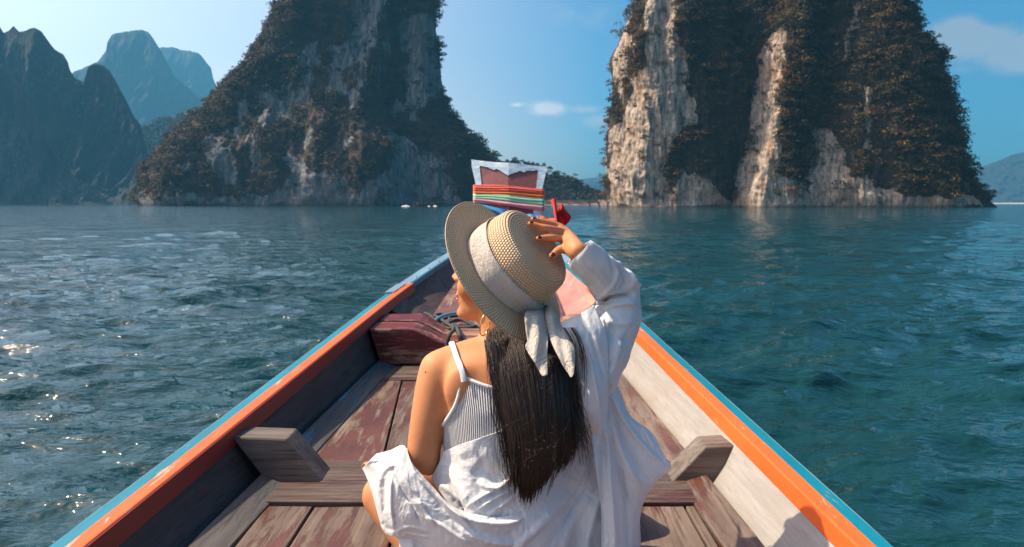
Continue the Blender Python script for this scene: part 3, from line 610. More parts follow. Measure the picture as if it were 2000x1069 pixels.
for (q, m_) in (([[(1024, 421, 7.08), (1036, 418, 7.02), (1044, 424, 7.05)], [(1028, 427, 7.03), (1038, 424, 6.98), (1048, 427, 7.02)], [(1030, 434, 7.06), (1040, 431, 7.02), (1046, 436, 7.04)]], bl),
                ([[(1038, 418, 7.02), (1044, 421, 7.0)], [(1043, 425, 7.0), (1050, 426, 7.0)], [(1046, 432, 7.02), (1052, 438, 7.02)]], bl), ([[(1030, 419, 7.0), (1037, 422, 6.98)], [(1036, 424, 6.98), (1046, 424, 6.98)]], pale_b)):
    patch('knot_loop', q, m_, knot, res=(10, 10))
rb = cloth('red_cloth', (.80, .02, .025), .3, wr=.2, crinkle=12); ob = cloth('orange_cloth', (.90, .13, .04), .25, wr=.2, crinkle=12)
tag(patch('orange_sash', [[(1054, 420, 7.2), (1066, 425, 7.18), (1080, 427, 7.15), (1086, 427, 7.13)], [(1055, 432, 7.17), (1068, 435, 7.12), (1082, 438, 7.1), (1090, 440, 7.1)], [(1055, 446, 7.2), (1070, 448, 7.15), (1086, 450, 7.12), (1095, 449, 7.12)]], ob,
      fold=lambda x, y: .012*np.sin(y*.7+x*.1)), 'orange sash stretching from the prow towards the red bow', 'sash')
bow = empty('red_bow', P(1095, 425, 7.1), label='stiff red ribbon bow standing up at the right of the prow', cat='bow')
patch('bow_loop', [[(1076, 391, 7.08), (1081, 388.5, 7.0), (1086, 389, 7.06)], [(1080, 405, 7.05), (1084, 403, 6.97), (1087.5, 404, 7.04)], [(1083, 424, 7.05), (1087, 422, 6.97), (1089, 424, 7.04)], [(1090, 447, 7.08), (1092, 448, 7.04), (1095, 449, 7.06)]], rb, bow, res=(20, 12))
patch('bow_loop', [[(1092, 404, 7.10), (1096, 398, 7.0), (1099, 399, 7.05)], [(1088, 416, 7.04), (1098, 408, 6.96), (1106, 412, 7.06)], [(1090, 430, 7.0), (1100, 422, 7.05), (1115, 426, 7.1)], [(1093, 446, 7.05), (1097, 446, 7.08), (1099, 447, 7.1)]], rb, bow, res=(20, 16), fold=lambda x, y: .02*np.sin((x-y*.4)*.5))

# rope
def tube_mesh(pts, r, seg=8, sub=6):
    A = crom(np.array(pts, float), np.linspace(0, len(pts)-1, (len(pts)-1)*sub+1)); T = np.gradient(A, axis=0); T /= np.linalg.norm(T, axis=1)[:, None]+1e-9
    up = np.array((0., 0, 1)); v = []; R = np.atleast_1d(r); R = np.interp(np.linspace(0, 1, len(A)), np.linspace(0, 1, len(R)), R) if len(R) > 1 else np.full(len(A), R[0])
    n = np.cross(T[0], up); n = n/np.linalg.norm(n) if np.linalg.norm(n) > 1e-3 else np.array((1., 0, 0))
    for i in range(len(A)):
        n = n - T[i]*np.dot(n, T[i]); n /= np.linalg.norm(n)+1e-9; b = np.cross(T[i], n)
        for k in range(seg): a = 2*math.pi*k/seg; v.append(A[i]+R[i]*(n*math.cos(a)+b*math.sin(a)))
    f = [tuple(q) for q in grid_faces(len(A), seg, True)]; f += [tuple(range(seg))[::-1], tuple((len(A)-1)*seg+k for k in range(seg))]
    return v, f
ropem, N = new_mat('rope'); tcq = N('ShaderNodeTexCoord'); nq = N.noise(tcq.outputs['Object'], 160, 3, .6)
finish(ropem, N, Base_Color=N.ramp(nq, [(.3, (.018, .022, .02)), (.7, (.07, .08, .075))]), Roughness=.8, Normal=N.bump(nq, .8, .004))
roper, N = new_mat('blue_rope'); finish(roper, N, Base_Color=(.06, .16, .24), Roughness=.5)
rope = empty('rope_coil', P(868, 630, 4.3), label='loose dark green rope bundled on the bow behind the maroon bulkhead', cat='rope')
rr = random.Random(3)
def ropeloop(pts, r, mat, name='rope_strand'):
    v, f = tube_mesh([P(*q) for q in pts], r); link(name, py_mesh(name, v, f), mat, rope)
ropeloop([(822, 628, 4.25), (812, 622, 4.3), (825, 617, 4.35), (845, 630, 4.25), (858, 640, 4.16), (842, 640, 4.16), (826, 632, 4.2), (835, 622, 4.3), (860, 634, 4.2), (905, 640, 4.14), (930, 637, 4.14)], .010, ropem)
ropeloop([(849, 640, 4.14), (850, 628, 4.2), (866, 618, 4.28), (890, 613, 4.33), (915, 614, 4.35)], .013, roper)
ropeloop([(915, 617, 4.33), (890, 617, 4.3), (868, 622, 4.26), (856, 634, 4.2), (868, 642, 4.1), (886, 640, 4.05), (876, 634, 4.12), (855, 620, 4.3), (848, 617, 4.34), (862, 613, 4.38), (873, 616, 4.34), (880, 628, 4.2)], .010, ropem)
ropeloop([(875, 632, 4.16), (890, 625, 4.22), (905, 626, 4.22), (920, 633, 4.18), (935, 640, 4.14), (950, 640, 4.14)], .010, ropem)
ropeloop([(830, 612, 4.36), (842, 618, 4.3), (852, 633, 4.2), (838, 634, 4.2), (828, 622, 4.28), (820, 615, 4.34)], .010, ropem)
ropeloop([(884, 634, 4.12), (886, 640, 3.95), (884, 647, 3.80), (879, 653, 3.735), (874, 668, 3.735), (872, 688, 3.735), (872, 705, 3.735)], .0105, ropem)
ropeloop([(888, 634, 4.12), (892, 641, 3.93), (895, 648, 3.80), (898, 655, 3.735), (904, 670, 3.735), (909, 690, 3.735), (912, 705, 3.735)], .0105, ropem)

# ================================================================== DISTANT THINGS
def far_boat():
    D = 330; s = empty('distant_boat', P(835, 402.3, D) * np.array((1, 1, 0)), label='tiny dark longtail boat with a canopy crossing the water before the grey cliff', cat='boat')
    m_h, N = new_mat('far_hull'); finish(m_h, N, Base_Color=(.05, .03, .03), Roughness=.6); m_r, N = new_mat('far_roof'); finish(m_r, N, Base_Color=(.03, .10, .10), Roughness=.6)
    m_o, N = new_mat('far_orange'); finish(m_o, N, Base_Color=(.6, .2, .08), Roughness=.8); m_w, N = new_mat('foam'); finish(m_w, N, Base_Color=(.8, .85, .86), Roughness=.7)
    q = D/F; x0 = P(835, 402, D)[0]; L = 29*q; v = []; f = []
    st = np.linspace(-1, 1, 17)
    for t in st:
        w_ = 1.0*(1-max(0, abs(t)-.3)**2*1.9)*.9; b = .9+1.6*max(0, t-.45)**2*3+.3*max(0, -t-.6)
        v += [(x0+t*L, D-w_, b), (x0+t*L, D-w_*.6, -.2), (x0+t*L, D+w_*.6, -.2), (x0+t*L, D+w_, b)]
    for i in range(16):
        for j in range(3): f.append((i*4+j, i*4+j+1, i*4+j+5, i*4+j+4))
        f.append((i*4+3, i*4, i*4+4, i*4+7))
    me = py_mesh('hull', v, f); recalc(me); link('hull', me, m_h, s, smooth=False)
    def bx(name, a, b, m_):
        c = [(a[0] if i & 1 else b[0], a[1] if i & 2 else b[1], a[2] if i & 4 else b[2]) for i in range(8)]
        me = py_mesh(name, c, [(0, 1, 3, 2), (4, 6, 7, 5), (0, 4, 5, 1), (2, 3, 7, 6), (0, 2, 6, 4), (1, 5, 7, 3)]); recalc(me); return link(name, me, m_, s, smooth=False)
    bx('canopy', (x0-3.8, D-.9, 2.55), (x0+4.2, D+.9, 2.7), m_r)
    for k in range(5):
        for sy in (-.8, .8): bx('canopy_post', (x0-3.6+k*1.9, D+sy-.04, .8), (x0-3.52+k*1.9, D+sy+.04, 2.56), m_h)
    for k in (-4.6, -4.2): bx('passenger', (x0+k, D-.3, .8), (x0+k+.35, D+.2, 1.75), m_o)
    for k, h in ((-2.2, 1.5), (.6, 1.4), (1.7, 1.5), (2.4, 1.4), (5, 1.35)): bx('passenger', (x0+k, D-.3, .8), (x0+k+.4, D+.2, h+.2), m_o if k > 1 else m_h)
    rg = np.random.default_rng(3)
    for (xa, xb, h) in ((-11.5, -7.5, .5), (2.6, 4.4, .45), (.2, 1.4, .3)):
        n = 26; A = []
        for i in range(n):
            t = i/(n-1); hh = h*math.sin(math.pi*t)**.7*(.7+.6*rg.random()); A.append([(x0+xa+(xb-xa)*t, D-1.3, -.1), (x0+xa+(xb-xa)*t, D-1.2, hh), (x0+xa+(xb-xa)*t, D-.7, hh*.6), (x0+xa+(xb-xa)*t, D-.5, -.1)])
        link('wake', np_mesh('wake', np.array(A).reshape(-1, 3), grid_faces(n, 4)), m_w, s)
far_boat()
deadw, N = new_mat('dead_wood'); finish(deadw, N, Base_Color=(.045, .035, .03), Roughness=.9)
def branch_obj(name, paths, mat=deadw, **kw):
    V = []; Fc = []
    for pts, r in paths: v, f = tube_mesh([P(*q) for q in pts], r, 5, 3); Fc += [tuple(i+len(V) for i in q) for q in f]; V += v
    return tag(link(name, py_mesh(name, V, Fc), mat), **kw)
for x, lean, h, lab in ((1153, -4, 9, 'short dead stump standing in the water left of the pale cliff'), (1172, -9, 14, 'slanting forked dead branch in the water nearest the foot of the pale cliff'), (1186, 5, 12, 'dead branch leaning right against the foot of the pale cliff')):
    branch_obj('dead_branch', [([(x, 404, 262), (x+lean*.4, 404-h*.5, 262), (x+lean, 404-h, 262)], [.32, .1]), ([(x+lean*.4, 404-h*.5, 262), (x-lean*.3, 404-h*.85, 261.5), (x-lean*.5, 404-h*1.0, 261)], [.2, .06])], label=lab, cat='dead tree')
branch_obj('leaning_pole', [([(1924, 404, 250), (1927, 393, 250), (1930, 379, 250)], [.2, .07])], label='thin bare pole leaning from the tip of the dark headland', cat='pole')
# trees that stand apart on the low wooded spit
for (x, y, r, sq, lab) in ((962, 306, 15, .8, 'dark tree with a ragged crown on the slope just left of the prow board'), (1008, 318, 13, .5, 'low flat tree showing over the top edge of the prow board'), (1036, 322, 13, .55, 'dark tree peeping over the right half of the prow board'),
                       (1062, 330, 13, .5, 'umbrella shaped tree at the upper right corner of the prow board'), (1092, 345, 18, .75, 'tall airy tree with sky showing through right of the prow board'), (1123, 355, 14, .8, 'pale topped rounded tree on the spit between prow and cliff'), (1142, 370, 13, .7, 'low tree at the end of the spit above the sandy shore')):
    D = 560; q = D/F; base = P(x, y+r*1.6, D); e = empty('tree', base, label=lab, cat='tree', group='trees on the wooded spit'); rg = np.random.default_rng(int(x))
    n = 16; c = np.array([P(x, y, D)]) + rg.normal(size=(n, 3))*np.array((r*q*.55, r*q*.4, r*q*.33*sq)); rad = np.full(n, r*q*.38)*(.6+.7*rg.random(n))
    leaf_object('crown', [clumps(c, rad, 70, .5, PALETTE[[0, 1, 4, 7]]*.9, np.ones(4), rg)], e)
    V, Fc = tube_mesh([base-np.array((0, 0, 6)), base+np.array((1, 0, 2)), P(x, y+2, D)], [.8, .35], 7, 3); link('trunk', py_mesh('trunk', V, Fc), deadw, e)
# ================================================================== PERSON
def skin_mat():
    m, N = new_mat('skin'); tc = N('ShaderNodeTexCoord'); p = tc.outputs['Object']
    n = N.noise(p, 9, 4, .6); n2 = N.noise(p, 420, 3, .6)
    c = N.ramp(n, [(.3, (.50, .190, .078)), (.7, (.60, .255, .112))]); mole = N.noise(p, 38, 1, .3); c = N.mix(N.ramp(mole, [(.86, 0), (.88, .6)]), c, (.15, .05, .03))
    b = N('ShaderNodeBsdfPrincipled', None, Base_Color=c, Roughness=.58, Normal=N.bump(n2, .25, .0006)); b.inputs['Specular IOR Level'].default_value = .36; b.inputs['Subsurface Weight'].default_value = .18
    b.inputs['Subsurface Radius'].default_value = (1, .35, .15); b.inputs['Subsurface Scale'].default_value = .012
    N('ShaderNodeOutputMaterial', None, Surface=b); return m
skin = skin_mat()
class Parts:
    def __init__(s): s.v = []; s.f = []
    def add(s, v, f): o = len(s.v); s.v += [tuple(map(float, q)) for q in v]; s.f += [tuple(i+o for i in q) for q in f]
    def rings(s, R):
        n = len(R[0]); v = [q for r in R for q in r]; f = [tuple(q) for q in grid_faces(len(R), n, True)]; f += [tuple(range(n))[::-1], tuple((len(R)-1)*n+k for k in range(n))]; s.add(v, f)
    def capsule(s, pts, rad, seg=20, sub=5):
        """rounded tapered tube through world points"""
        A = crom(np.array(pts, float), np.linspace(0, len(pts)-1, (len(pts)-1)*sub+1)); R = np.interp(np.linspace(0, len(pts)-1, len(A)), np.arange(len(pts)), rad)
        T = np.gradient(A, axis=0); T /= np.linalg.norm(T, axis=1)[:, None]; n = np.cross(T[0], (.3, .2, .9)); n /= np.linalg.norm(n); rings = []
        th = np.arange(seg)*2*math.pi/seg
        def ring(c, n, b, r): return [c + r*(n*math.cos(a)+b*math.sin(a)) for a in th]
        for i in range(len(A)):
            n = n-T[i]*np.dot(n, T[i]); n /= np.linalg.norm(n); b = np.cross(T[i], n)
            if i == 0:
                for a in (80, 60, 35, 15): a = math.radians(a); rings.append(ring(A[0]-T[0]*R[0]*math.sin(a), n, b, R[0]*math.cos(a)))
            rings.append(ring(A[i], n, b, R[i]))
            if i == len(A)-1:
                for a in (15, 35, 60, 80): a = math.radians(a); rings.append(ring(A[i]+T[i]*R[i]*math.sin(a), n, b, R[i]*math.cos(a)))
        s.rings(rings)
    def ball(s, c, r, M=None, seg=20):
        r = np.array(r if hasattr(r, '__len__') else (r,)*3); R = []
        for i in range(1, 12):
            a = -math.pi/2+math.pi*i/12; ring = []
            for k in range(seg): t = 2*math.pi*k/seg; q = np.array((math.cos(a)*math.cos(t), math.cos(a)*math.sin(t), math.sin(a)))*r; ring.append(np.array(c)+(M @ q if M is not None else q))
            R.append(ring)
        s.rings(R)
PXM = lambda Y: F/Y*.99
# torso, seen from behind: row, left, right, depth of axis, half thickness
TOR = np.array([(664, 940, 1030, 1.755, .048), (672, 918, 1052, 1.750, .060), (680, 885, 1085, 1.745, .072), (692, 860, 1110, 1.74, .083), (712, 846, 1124, 1.735, .092), (740, 850, 1120, 1.73, .100), (780, 862, 1108, 1.725, .104),
                (850, 868, 1098, 1.72, .100), (930, 872, 1094, 1.72, .095), (1000, 862, 1105, 1.725, .102), (1070, 840, 1128, 1.74, .122), (1130, 828, 1140, 1.77, .135), (1185, 840, 1128, 1.79, .12), (1205, 880, 1090, 1.79, .07)], float)
def tor(py): return np.array([np.interp(py, TOR[:, 0], TOR[:, k]) for k in range(1, 5)])
def backY(px, py):
    xl, xr, yc, t = tor(py); s = np.clip((px-(xl+xr)/2)/((xr-xl)/2), -.97, .97); g = .010*np.exp(-((px-(xl+xr)/2)/14)**2)*np.clip((np.asarray(py)-700)/60, 0, 1)
    return yc - t*np.sqrt(1-np.abs(s)**2.3) + g
def torpt(py, th, off=0):
    xl, xr, yc, t = tor(py); cx_ = (xl+xr)/2; w_ = (xr-xl)/2/PXM(yc); c = P(cx_, py, yc)
    ct, st = math.cos(th), math.sin(th); e = 2/2.3
    x = math.copysign(abs(ct)**e, ct)*(w_+off); y = math.copysign(abs(st)**e, st)*(t+off)
    if y < 0: y += .010*math.exp(-(x/.017)**2)*min(1, max(0, (py-700)/60))
    return np.array((c[0]+x, c[1]+y, c[2]))
B = Parts()
B.rings([[torpt(py, 2*math.pi*k/64) for k in range(64)] for py in np.concatenate([np.linspace(664, 720, 12), np.linspace(735, 1205, 34)])])
# shoulder blade and left arm
B.ball(P(905, 760, 1.655), (.045, .022, .06)); B.ball(P(1075, 760, 1.66), (.045, .022, .06))
B.capsule([P(955, 690, 1.74), P(905, 702, 1.735), P(857, 722, 1.725)], [.046, .044, .047])
B.capsule([P(859, 724, 1.722), P(848, 765, 1.712), P(837, 820, 1.70), P(829, 870, 1.695), P(829, 896, 1.70)], [.0500, .0475, .0435, .0410, .0385])
B.capsule([P(831, 893, 1.70), P(839, 915, 1.702)], [.036, .021])
B.capsule([P(831, 893, 1.705), P(815, 895, 1.80), P(780, 905, 1.90), P(752, 912, 1.96)], [.037, .036, .028, .022])
# left hand lying over the knee
hx = P(728, 918, 2.0); B.ball(P(738, 915, 1.985), (.036, .040, .016))
for k, (dx, dz) in enumerate(((-.030, 0), (-.012, .004), (.008, .003), (.026, -.003))):
    a = P(738, 914, 1.99)+np.array((dx, .02, dz)); B.capsule([a, a+np.array((dx*.2-.012, .032, -.006)), a+np.array((dx*.3-.022, .052, -.030))], [.0088, .008, .0068], 10, 3)
B.capsule([P(745, 917, 1.965), P(752, 925, 1.985), P(752, 932, 2.005)], [.011, .010, .008], 10, 3)
# right upper arm and forearm, mostly inside the sleeve
B.capsule([P(1035, 690, 1.74), P(1075, 695, 1.735), P(1118, 700, 1.735)], [.044, .046, .047])
B.capsule([P(1118, 700, 1.735), P(1165, 645, 1.765), P(1210, 590, 1.79)], [.046, .041, .035])
B.capsule([P(1210, 590, 1.79), P(1178, 545, 1.745), P(1143, 508, 1.695), P(1127, 491, 1.673)], [.035, .034, .027, .0235])
# legs, crossed on the floor
for s in (-1, 1):
    hipx = 985+s*70; kx = 748 if s < 0 else 1205
    B.capsule([P(hipx, 1150, 1.79), P((hipx+kx)/2-5*s, 1060, 1.83), P(kx, 968, 1.90)], [.094, .078, .057])
    B.capsule([P(kx, 968, 1.90), P(kx-s*60, 950, 2.05), P(985+s*30, 948, 2.12), P(985-s*40, 945, 2.10)], [.055, .054, .040, .030])
    B.capsule([P(985-s*40, 945, 2.09), P(985-s*75, 948, 2.13), P(985-s*105, 950, 2.2)], [.034, .030, .018])
# neck and head
B.capsule([P(987, 700, 1.75), P(984, 660, 1.75), P(978, 600, 1.75)], [.062, .053, .054])
HC = P(978, 535, 1.752); yaw = math.radians(18); pit = math.radians(-1)
hf = np.array((-math.cos(yaw)*math.cos(pit), math.sin(yaw)*math.cos(pit), math.sin(pit))); hs = np.array((-math.sin(yaw), -math.cos(yaw), 0)); hu = np.cross(hs, hf); hu *= np.sign(hu[2])
HM = np.stack([hf, hs, hu], 1)
def H(f, s, u): return HC + hf*f + hs*s + hu*u
prof = [(-.116, .078, .0, .016), (-.110, .094, .012, .027), (-.100, .106, .03, .036), (-.088, .1085, .045, .0425), (-.074, .1045, .055, .048), (-.058, .1060, .064, .053), (-.040, .1045, .072, .058), (-.015, .1005, .082, .0655), (.012, .094, .090, .072), (.034, .0955, .092, .0755),
        (.056, .086, .084, .070), (.072, .062, .064, .054), (.082, .032, .034, .031), (.086, .010, .012, .010)]
R = []
for (u_, f_, b_, w_) in prof:
    ring = []
    for k in range(48):
        a = 2*math.pi*k/48; c_, s_ = math.cos(a), math.sin(a)
        ring.append(H((f_ if c_ > 0 else b_)*math.copysign(abs(c_)**.88, c_), w_*math.copysign(abs(s_)**.9, s_)*(1-.10*max(0, c_)), u_))
    R.append(ring)
B.rings(R)
B.ball(H(.094, 0, -.096), (.021, .020, .017), HM)                      # chin
for s in (-1, 1): B.ball(H(.066, .034*s, -.030), (.032, .026, .034), HM)   # cheeks
B.capsule([H(.092, 0, .028), H(.101, 0, .010), H(.1105, 0, -.006)], [.008, .0095, .0105], 14)  # nose
B.ball(H(.1165, 0, -.0085), (.0095, .0105, .0085), HM)
for s in (-1, 1): B.ball(H(.1055, .0125*s, -.013), (.0105, .0070, .0075), HM); B.ball(H(.083, .031*s, .018), (.014, .016, .012), HM); B.ball(H(.083, .030*s, .040), (.015, .022, .008), HM)
B.ball(H(.100, 0, -.047), (.0125, .024, .012), HM); B.ball(H(.1010, 0, -.066), (.0100, .020, .009), HM)
for s in (-1, 1): B.ball(H(-.008, .073*s, .0), (.017, .007, .029), HM); B.ball(H(-.004, .074*s, -.024), (.009, .006, .010), HM)
# ---------------- straw hat frame (the hand lies on its crown)
HATN = Vector((.703, -.41, .581)).normalized(); HATC = Vector(P(985, 530, 1.76))
CH = .108; TOPC = HATC + HATN*CH
def onhat(px, py, off):
    o = Vector((0, 0, CAMZ)); d = Vector(pdir(px, py)); c = TOPC + HATN*off; t = (c-o).dot(HATN)/d.dot(HATN); return np.array(o+d*t)
# ---------------- right hand: back towards us, fingers spread over the crown, thumb below
WR = P(1127, 491, 1.673); hand = [WR, onhat(1118, 478, .036)]
def finger(pts, rad): B.capsule([onhat(*q) for q in pts], rad, 14, 4); return pts
B.capsule([WR, onhat(1113, 474, .036), onhat(1103, 463, .031)], [.0235, .020, .0135], 18)
B.capsule([WR, onhat(1112, 468, .037), onhat(1099, 455, .031)], [.0225, .019, .0130], 18)
B.capsule([WR, onhat(1111, 478, .032), onhat(1104, 471, .028)], [.0235, .019, .0130], 18)
B.capsule([WR, onhat(1106, 460, .030), onhat(1093, 449, .024)], [.0215, .017, .0135], 18)
B.capsule([WR, onhat(1103, 455, .018), onhat(1090, 444, .013)], [.018, .015, .0125], 18)
finger([(1107, 469, .029), (1094, 466, .030), (1079, 465, .025), (1064, 465, .016), (1052, 466, .0090)], [.0120, .0093, .0103, .0080, .0070])   # index
finger([(1101, 455, .030), (1084, 449.5, .031), (1067, 447, .025), (1050, 442, .016), (1036, 437, .0088)], [.0122, .0093, .0103, .0080, .0070])   # middle
finger([(1095, 447, .021), (1080, 440, .021), (1065, 436, .016), (1052, 432, .0115), (1041, 428, .0080)], [.0112, .0090, .0088, .0076, .0064])   # ring
finger([(1090, 443, .012), (1078, 437, .014), (1066, 433, .0105), (1056, 429, .0072)], [.0105, .0082, .0074, .0060])                            # little
finger([(1122, 487, .026), (1110, 487, .032), (1096, 487, .029), (1086, 493, .019), (1078, 500, .0110)], [.0170, .0135, .0108, .0098, .0080])      # thumb
me = py_mesh('person', B.v, B.f); body = link('person', me, skin); bpy.context.view_layer.update()
rm = body.modifiers.new('r', 'REMESH'); rm.mode = 'VOXEL'; rm.voxel_size = .0031; rm.use_smooth_shade = True
sm = body.modifiers.new('s', 'SMOOTH'); sm.factor = .5; sm.iterations = 5
dg = bpy.context.evaluated_depsgraph_get(); me2 = bpy.data.meshes.new_from_object(body.evaluated_get(dg)); body.modifiers.clear(); body.data = me2; me2.name = 'person'
# extra smoothing of the broad parts, leaving hand and face crisp
nv = len(me2.vertices); co = np.empty(nv*3, np.float32); me2.vertices.foreach_get('co', co); co = co.reshape(-1, 3).astype(float)
ed = np.empty(len(me2.edges)*2, np.int32); me2.edges.foreach_get('vertices', ed); ed = ed.reshape(-1, 2)
hw_ = np.array(onhat(1085, 465, .02)); keep = np.minimum(np.linalg.norm(co-hw_, axis=1)/.11, 1); fc_ = H(.09, 0, -.04); kf = np.clip(np.linalg.norm(co-fc_, axis=1)/.10, 0, 1); wgt = (np.clip((keep-.75)*4, 0, 1)*np.clip((kf-.6)*3, .12, 1))[:, None]
deg = np.bincount(ed.ravel(), minlength=nv)[:, None]
def relax(co, n, wgt):
    for _ in range(n):
        a = np.stack([np.bincount(ed[:, 0], co[ed[:, 1], k], nv)+np.bincount(ed[:, 1], co[ed[:, 0], k], nv) for k in range(3)], 1)/np.maximum(deg, 1); co = co+(a-co)*.6*wgt
    return co
co = relax(co, 45, wgt); me2.vertices.foreach_set('co', co.astype(np.float32).ravel()); me2.update()
me2.polygons.foreach_set('use_smooth', np.ones(len(me2.polygons), bool))
tag(body, 'seated woman from behind in a slipped white shirt, one hand raised to her hat', 'person')
bvh = BVHTree.FromPolygons([tuple(q) for q in co], [tuple(p.vertices) for p in me2.polygons])
def onbody(px, py, off=.003):
    o = Vector((0, 0, CAMZ)); d = Vector(pdir(px, py)).normalized(); h, n, i, t = bvh.ray_cast(o, d, 5)
    if h is None: return P(px, py, 1.72)
    return np.array(h+n*off)
# nails
nailm, N = new_mat('nail_varnish'); finish(nailm, N, Base_Color=(.075, .016, .014), Roughness=.22)
def nail(a, b, r, up=.0048, nrm=None):
    a, b = np.array(onhat(*a)), np.array(onhat(*b)); d = (b-a)/np.linalg.norm(b-a); n = np.array(HATN if nrm is None else nrm); n = n-d*np.dot(n, d); n /= np.linalg.norm(n); s = np.cross(d, n); M = np.stack([d, s, n], 1)
    q = Parts(); q.ball(b - d*.0010 + n*up*r/.0068, (.0054*r/.0068, .0042*r/.0068, .0022), M, 14); link('fingernail', py_mesh('fingernail', q.v, q.f), nailm, body)
nail((1064, 465, .016), (1052, 466, .0090), .0072); nail((1050, 442, .016), (1036, 437, .0088), .0072); nail((1052, 432, .0115), (1041, 428, .0080), .0060); nail((1086, 493, .019), (1078, 500, .0110), .0088, nrm=(.05, -.95, .3))
lipm, N = new_mat('lips'); finish(lipm, N, Base_Color=(.50, .13, .10), Roughness=.35)
q = Parts(); q.ball(H(.1060, 0, -.0515), (.0085, .020, .0052), HM); q.ball(H(.1050, 0, -.0615), (.0085, .018, .0058), HM); link('lips', py_mesh('lips', q.v, q.f), lipm, body)
gold, N = new_mat('gold'); finish(gold, N, Base_Color=(.8, .5, .2), Metallic=1.0, Roughness=.25)
ec = P(947, 634, 1.672); v, f = tube_mesh([ec+np.array((.010*math.cos(a)+.004*math.sin(a), .026*math.cos(a)*.5, .026*math.sin(a))) for a in np.linspace(.3, 2*math.pi+.3, 22)], .0013, 8, 2); link('hoop_earring', py_mesh('hoop_earring', v, f), gold, body)

mole_m, N = new_mat('mole'); finish(mole_m, N, Base_Color=(.10, .03, .015), Roughness=.6)
for (x, y, r) in ((831, 727, .0017), (741, 957, .0014), (897, 795, .001)):
    q = Parts(); q.ball(onbody(x, y, .0), (r, r, r), seg=8); link('mole', py_mesh('mole', q.v, q.f), mole_m, body)
# ---------------- hat
strawm, N = new_mat('straw'); uvn = N('ShaderNodeUVMap').outputs[0]; sx = N('ShaderNodeSeparateXYZ', None, i0=uvn)
rad_, ang_ = sx.outputs[0], sx.outputs[1]
row = N.math('FRACT', rad_); groove = N.math('POWER', N.math('ABSOLUTE', N.math('SUBTRACT', N.math('MULTIPLY', row, 2.0), 1.0)), 3.0)
stag = N.math('MULTIPLY', N.math('FLOOR', rad_), .37)
bead = N.math('ABSOLUTE', N.math('SINE', N.math('MULTIPLY', N.math('ADD', ang_, stag), 3.14159)))
hgt = N.math('MULTIPLY', bead, N.math('SUBTRACT', 1.0, groove)); nzs = N.noise(N('ShaderNodeTexCoord').outputs['Object'], 60, 4, .6)
c = N.mix(N.math('MULTIPLY', N.math('SUBTRACT', 1.0, hgt), .75), (.88, .62, .38), (.20, .115, .06)); c = N.mix(N.math('MULTIPLY', nzs, .4), c, (.68, .48, .29))
finish(strawm, N, Base_Color=c, Roughness=.65, Normal=N.bump(hgt, .9, .0022))
HX = HATN.cross(Vector((0, 0, 1))).normalized()           # in the plane of the brim
HY_ = HATN.cross(HX).normalized()
def hat_pt(r, z, a): return HATC + (HX*math.cos(a)+HY_*math.sin(a))*r + HATN*z
def hat_ang(px, py):
    o = Vector((0, 0, CAMZ)); d = Vector(pdir(px, py)); t = (HATC-o).dot(HATN)/d.dot(HATN); q = o+d*t-HATC; return math.atan2(q.dot(HY_), q.dot(HX))
hat = empty('straw_hat', HATC, label='woven straw boater hat with a cream ribbon worn on the back of the head', cat='hat')
RB, RC0, RC1 = .1905, .116, .106
AK0 = hat_ang(1045, 480)
def brim_z(r, a):
    t = (r-RC0)/(RB-RC0); return .020*t*t*(math.cos(a-AUL)**2)*(1 if math.cos(a-AUL) > 0 else .25) - .006*t + .003*math.sin(3*a+1)*t
AUL = hat_ang(885, 410)
def lathe(name, prof, mat, pitch, nseg=300, uvang=110, th=.0016, zf=None):
    """prof: (r, z) list with arc length; braid rows ripple the surface"""
    pr = np.array(prof); L = np.concatenate([[0], np.cumsum(np.linalg.norm(np.diff(pr, axis=0), axis=1))]); n = int(L[-1]/pitch*6)+1; s = np.linspace(0, L[-1], n)
    r = np.interp(s, L, pr[:, 0]); z = np.interp(s, L, pr[:, 1]); dr = np.gradient(r); dz = np.gradient(z); ln = np.hypot(dr, dz)+1e-9; ph = s/pitch; rip = .0015*np.abs(np.sin(ph*math.pi))
    r2 = r - dz/ln*rip*-1; z2 = z + dr/ln*rip*-1 if dr.mean() < 0 else z + dr/ln*rip; v = []; uv = []
    for i in range(n):
        for k in range(nseg+1):
            a = AK0+2*math.pi*k/nseg; v.append(hat_pt(r2[i], z2[i]+(zf(r[i], a) if zf else 0), a)); uv.append((ph[i]+.02*math.sin(a*5), k/nseg*uvang))
    me = np_mesh(name, np.array([tuple(q) for q in v]), grid_faces(n, nseg+1)); set_uv(me, uv); o = link(name, me, strawm, hat); m = o.modifiers.new('s', 'SOLIDIFY'); m.thickness = th; return o
lathe('brim', [(RC0-.002, 0), (RB-.002, .0), (RB, -.0005)], strawm, .0054, zf=brim_z, uvang=150)
edge = [hat_pt(RB, brim_z(RB, a)+.0004, a) for a in np.linspace(AK0, AK0+2*math.pi, 121)]; v, f = tube_mesh([tuple(q) for q in edge], .0018, 6, 1); link('brim_edge', py_mesh('brim_edge', v, f), strawm, hat)
cs = [(RC0, -.002), (RC0-.002, .03), (RC1+.004, .075), (RC1+.001, CH-.014), (RC1-.003, CH-.005), (RC1-.012, CH), (.05, CH+.001), (.004, CH+.0005), (.0, CH+.0005)]
lathe('crown', cs, strawm, .0066, uvang=100)
ribm = cloth('cream_ribbon', (.80, .71, .61), .12, wr=.8, crinkle=260, rough=.9)
AK = hat_ang(1062, 606)
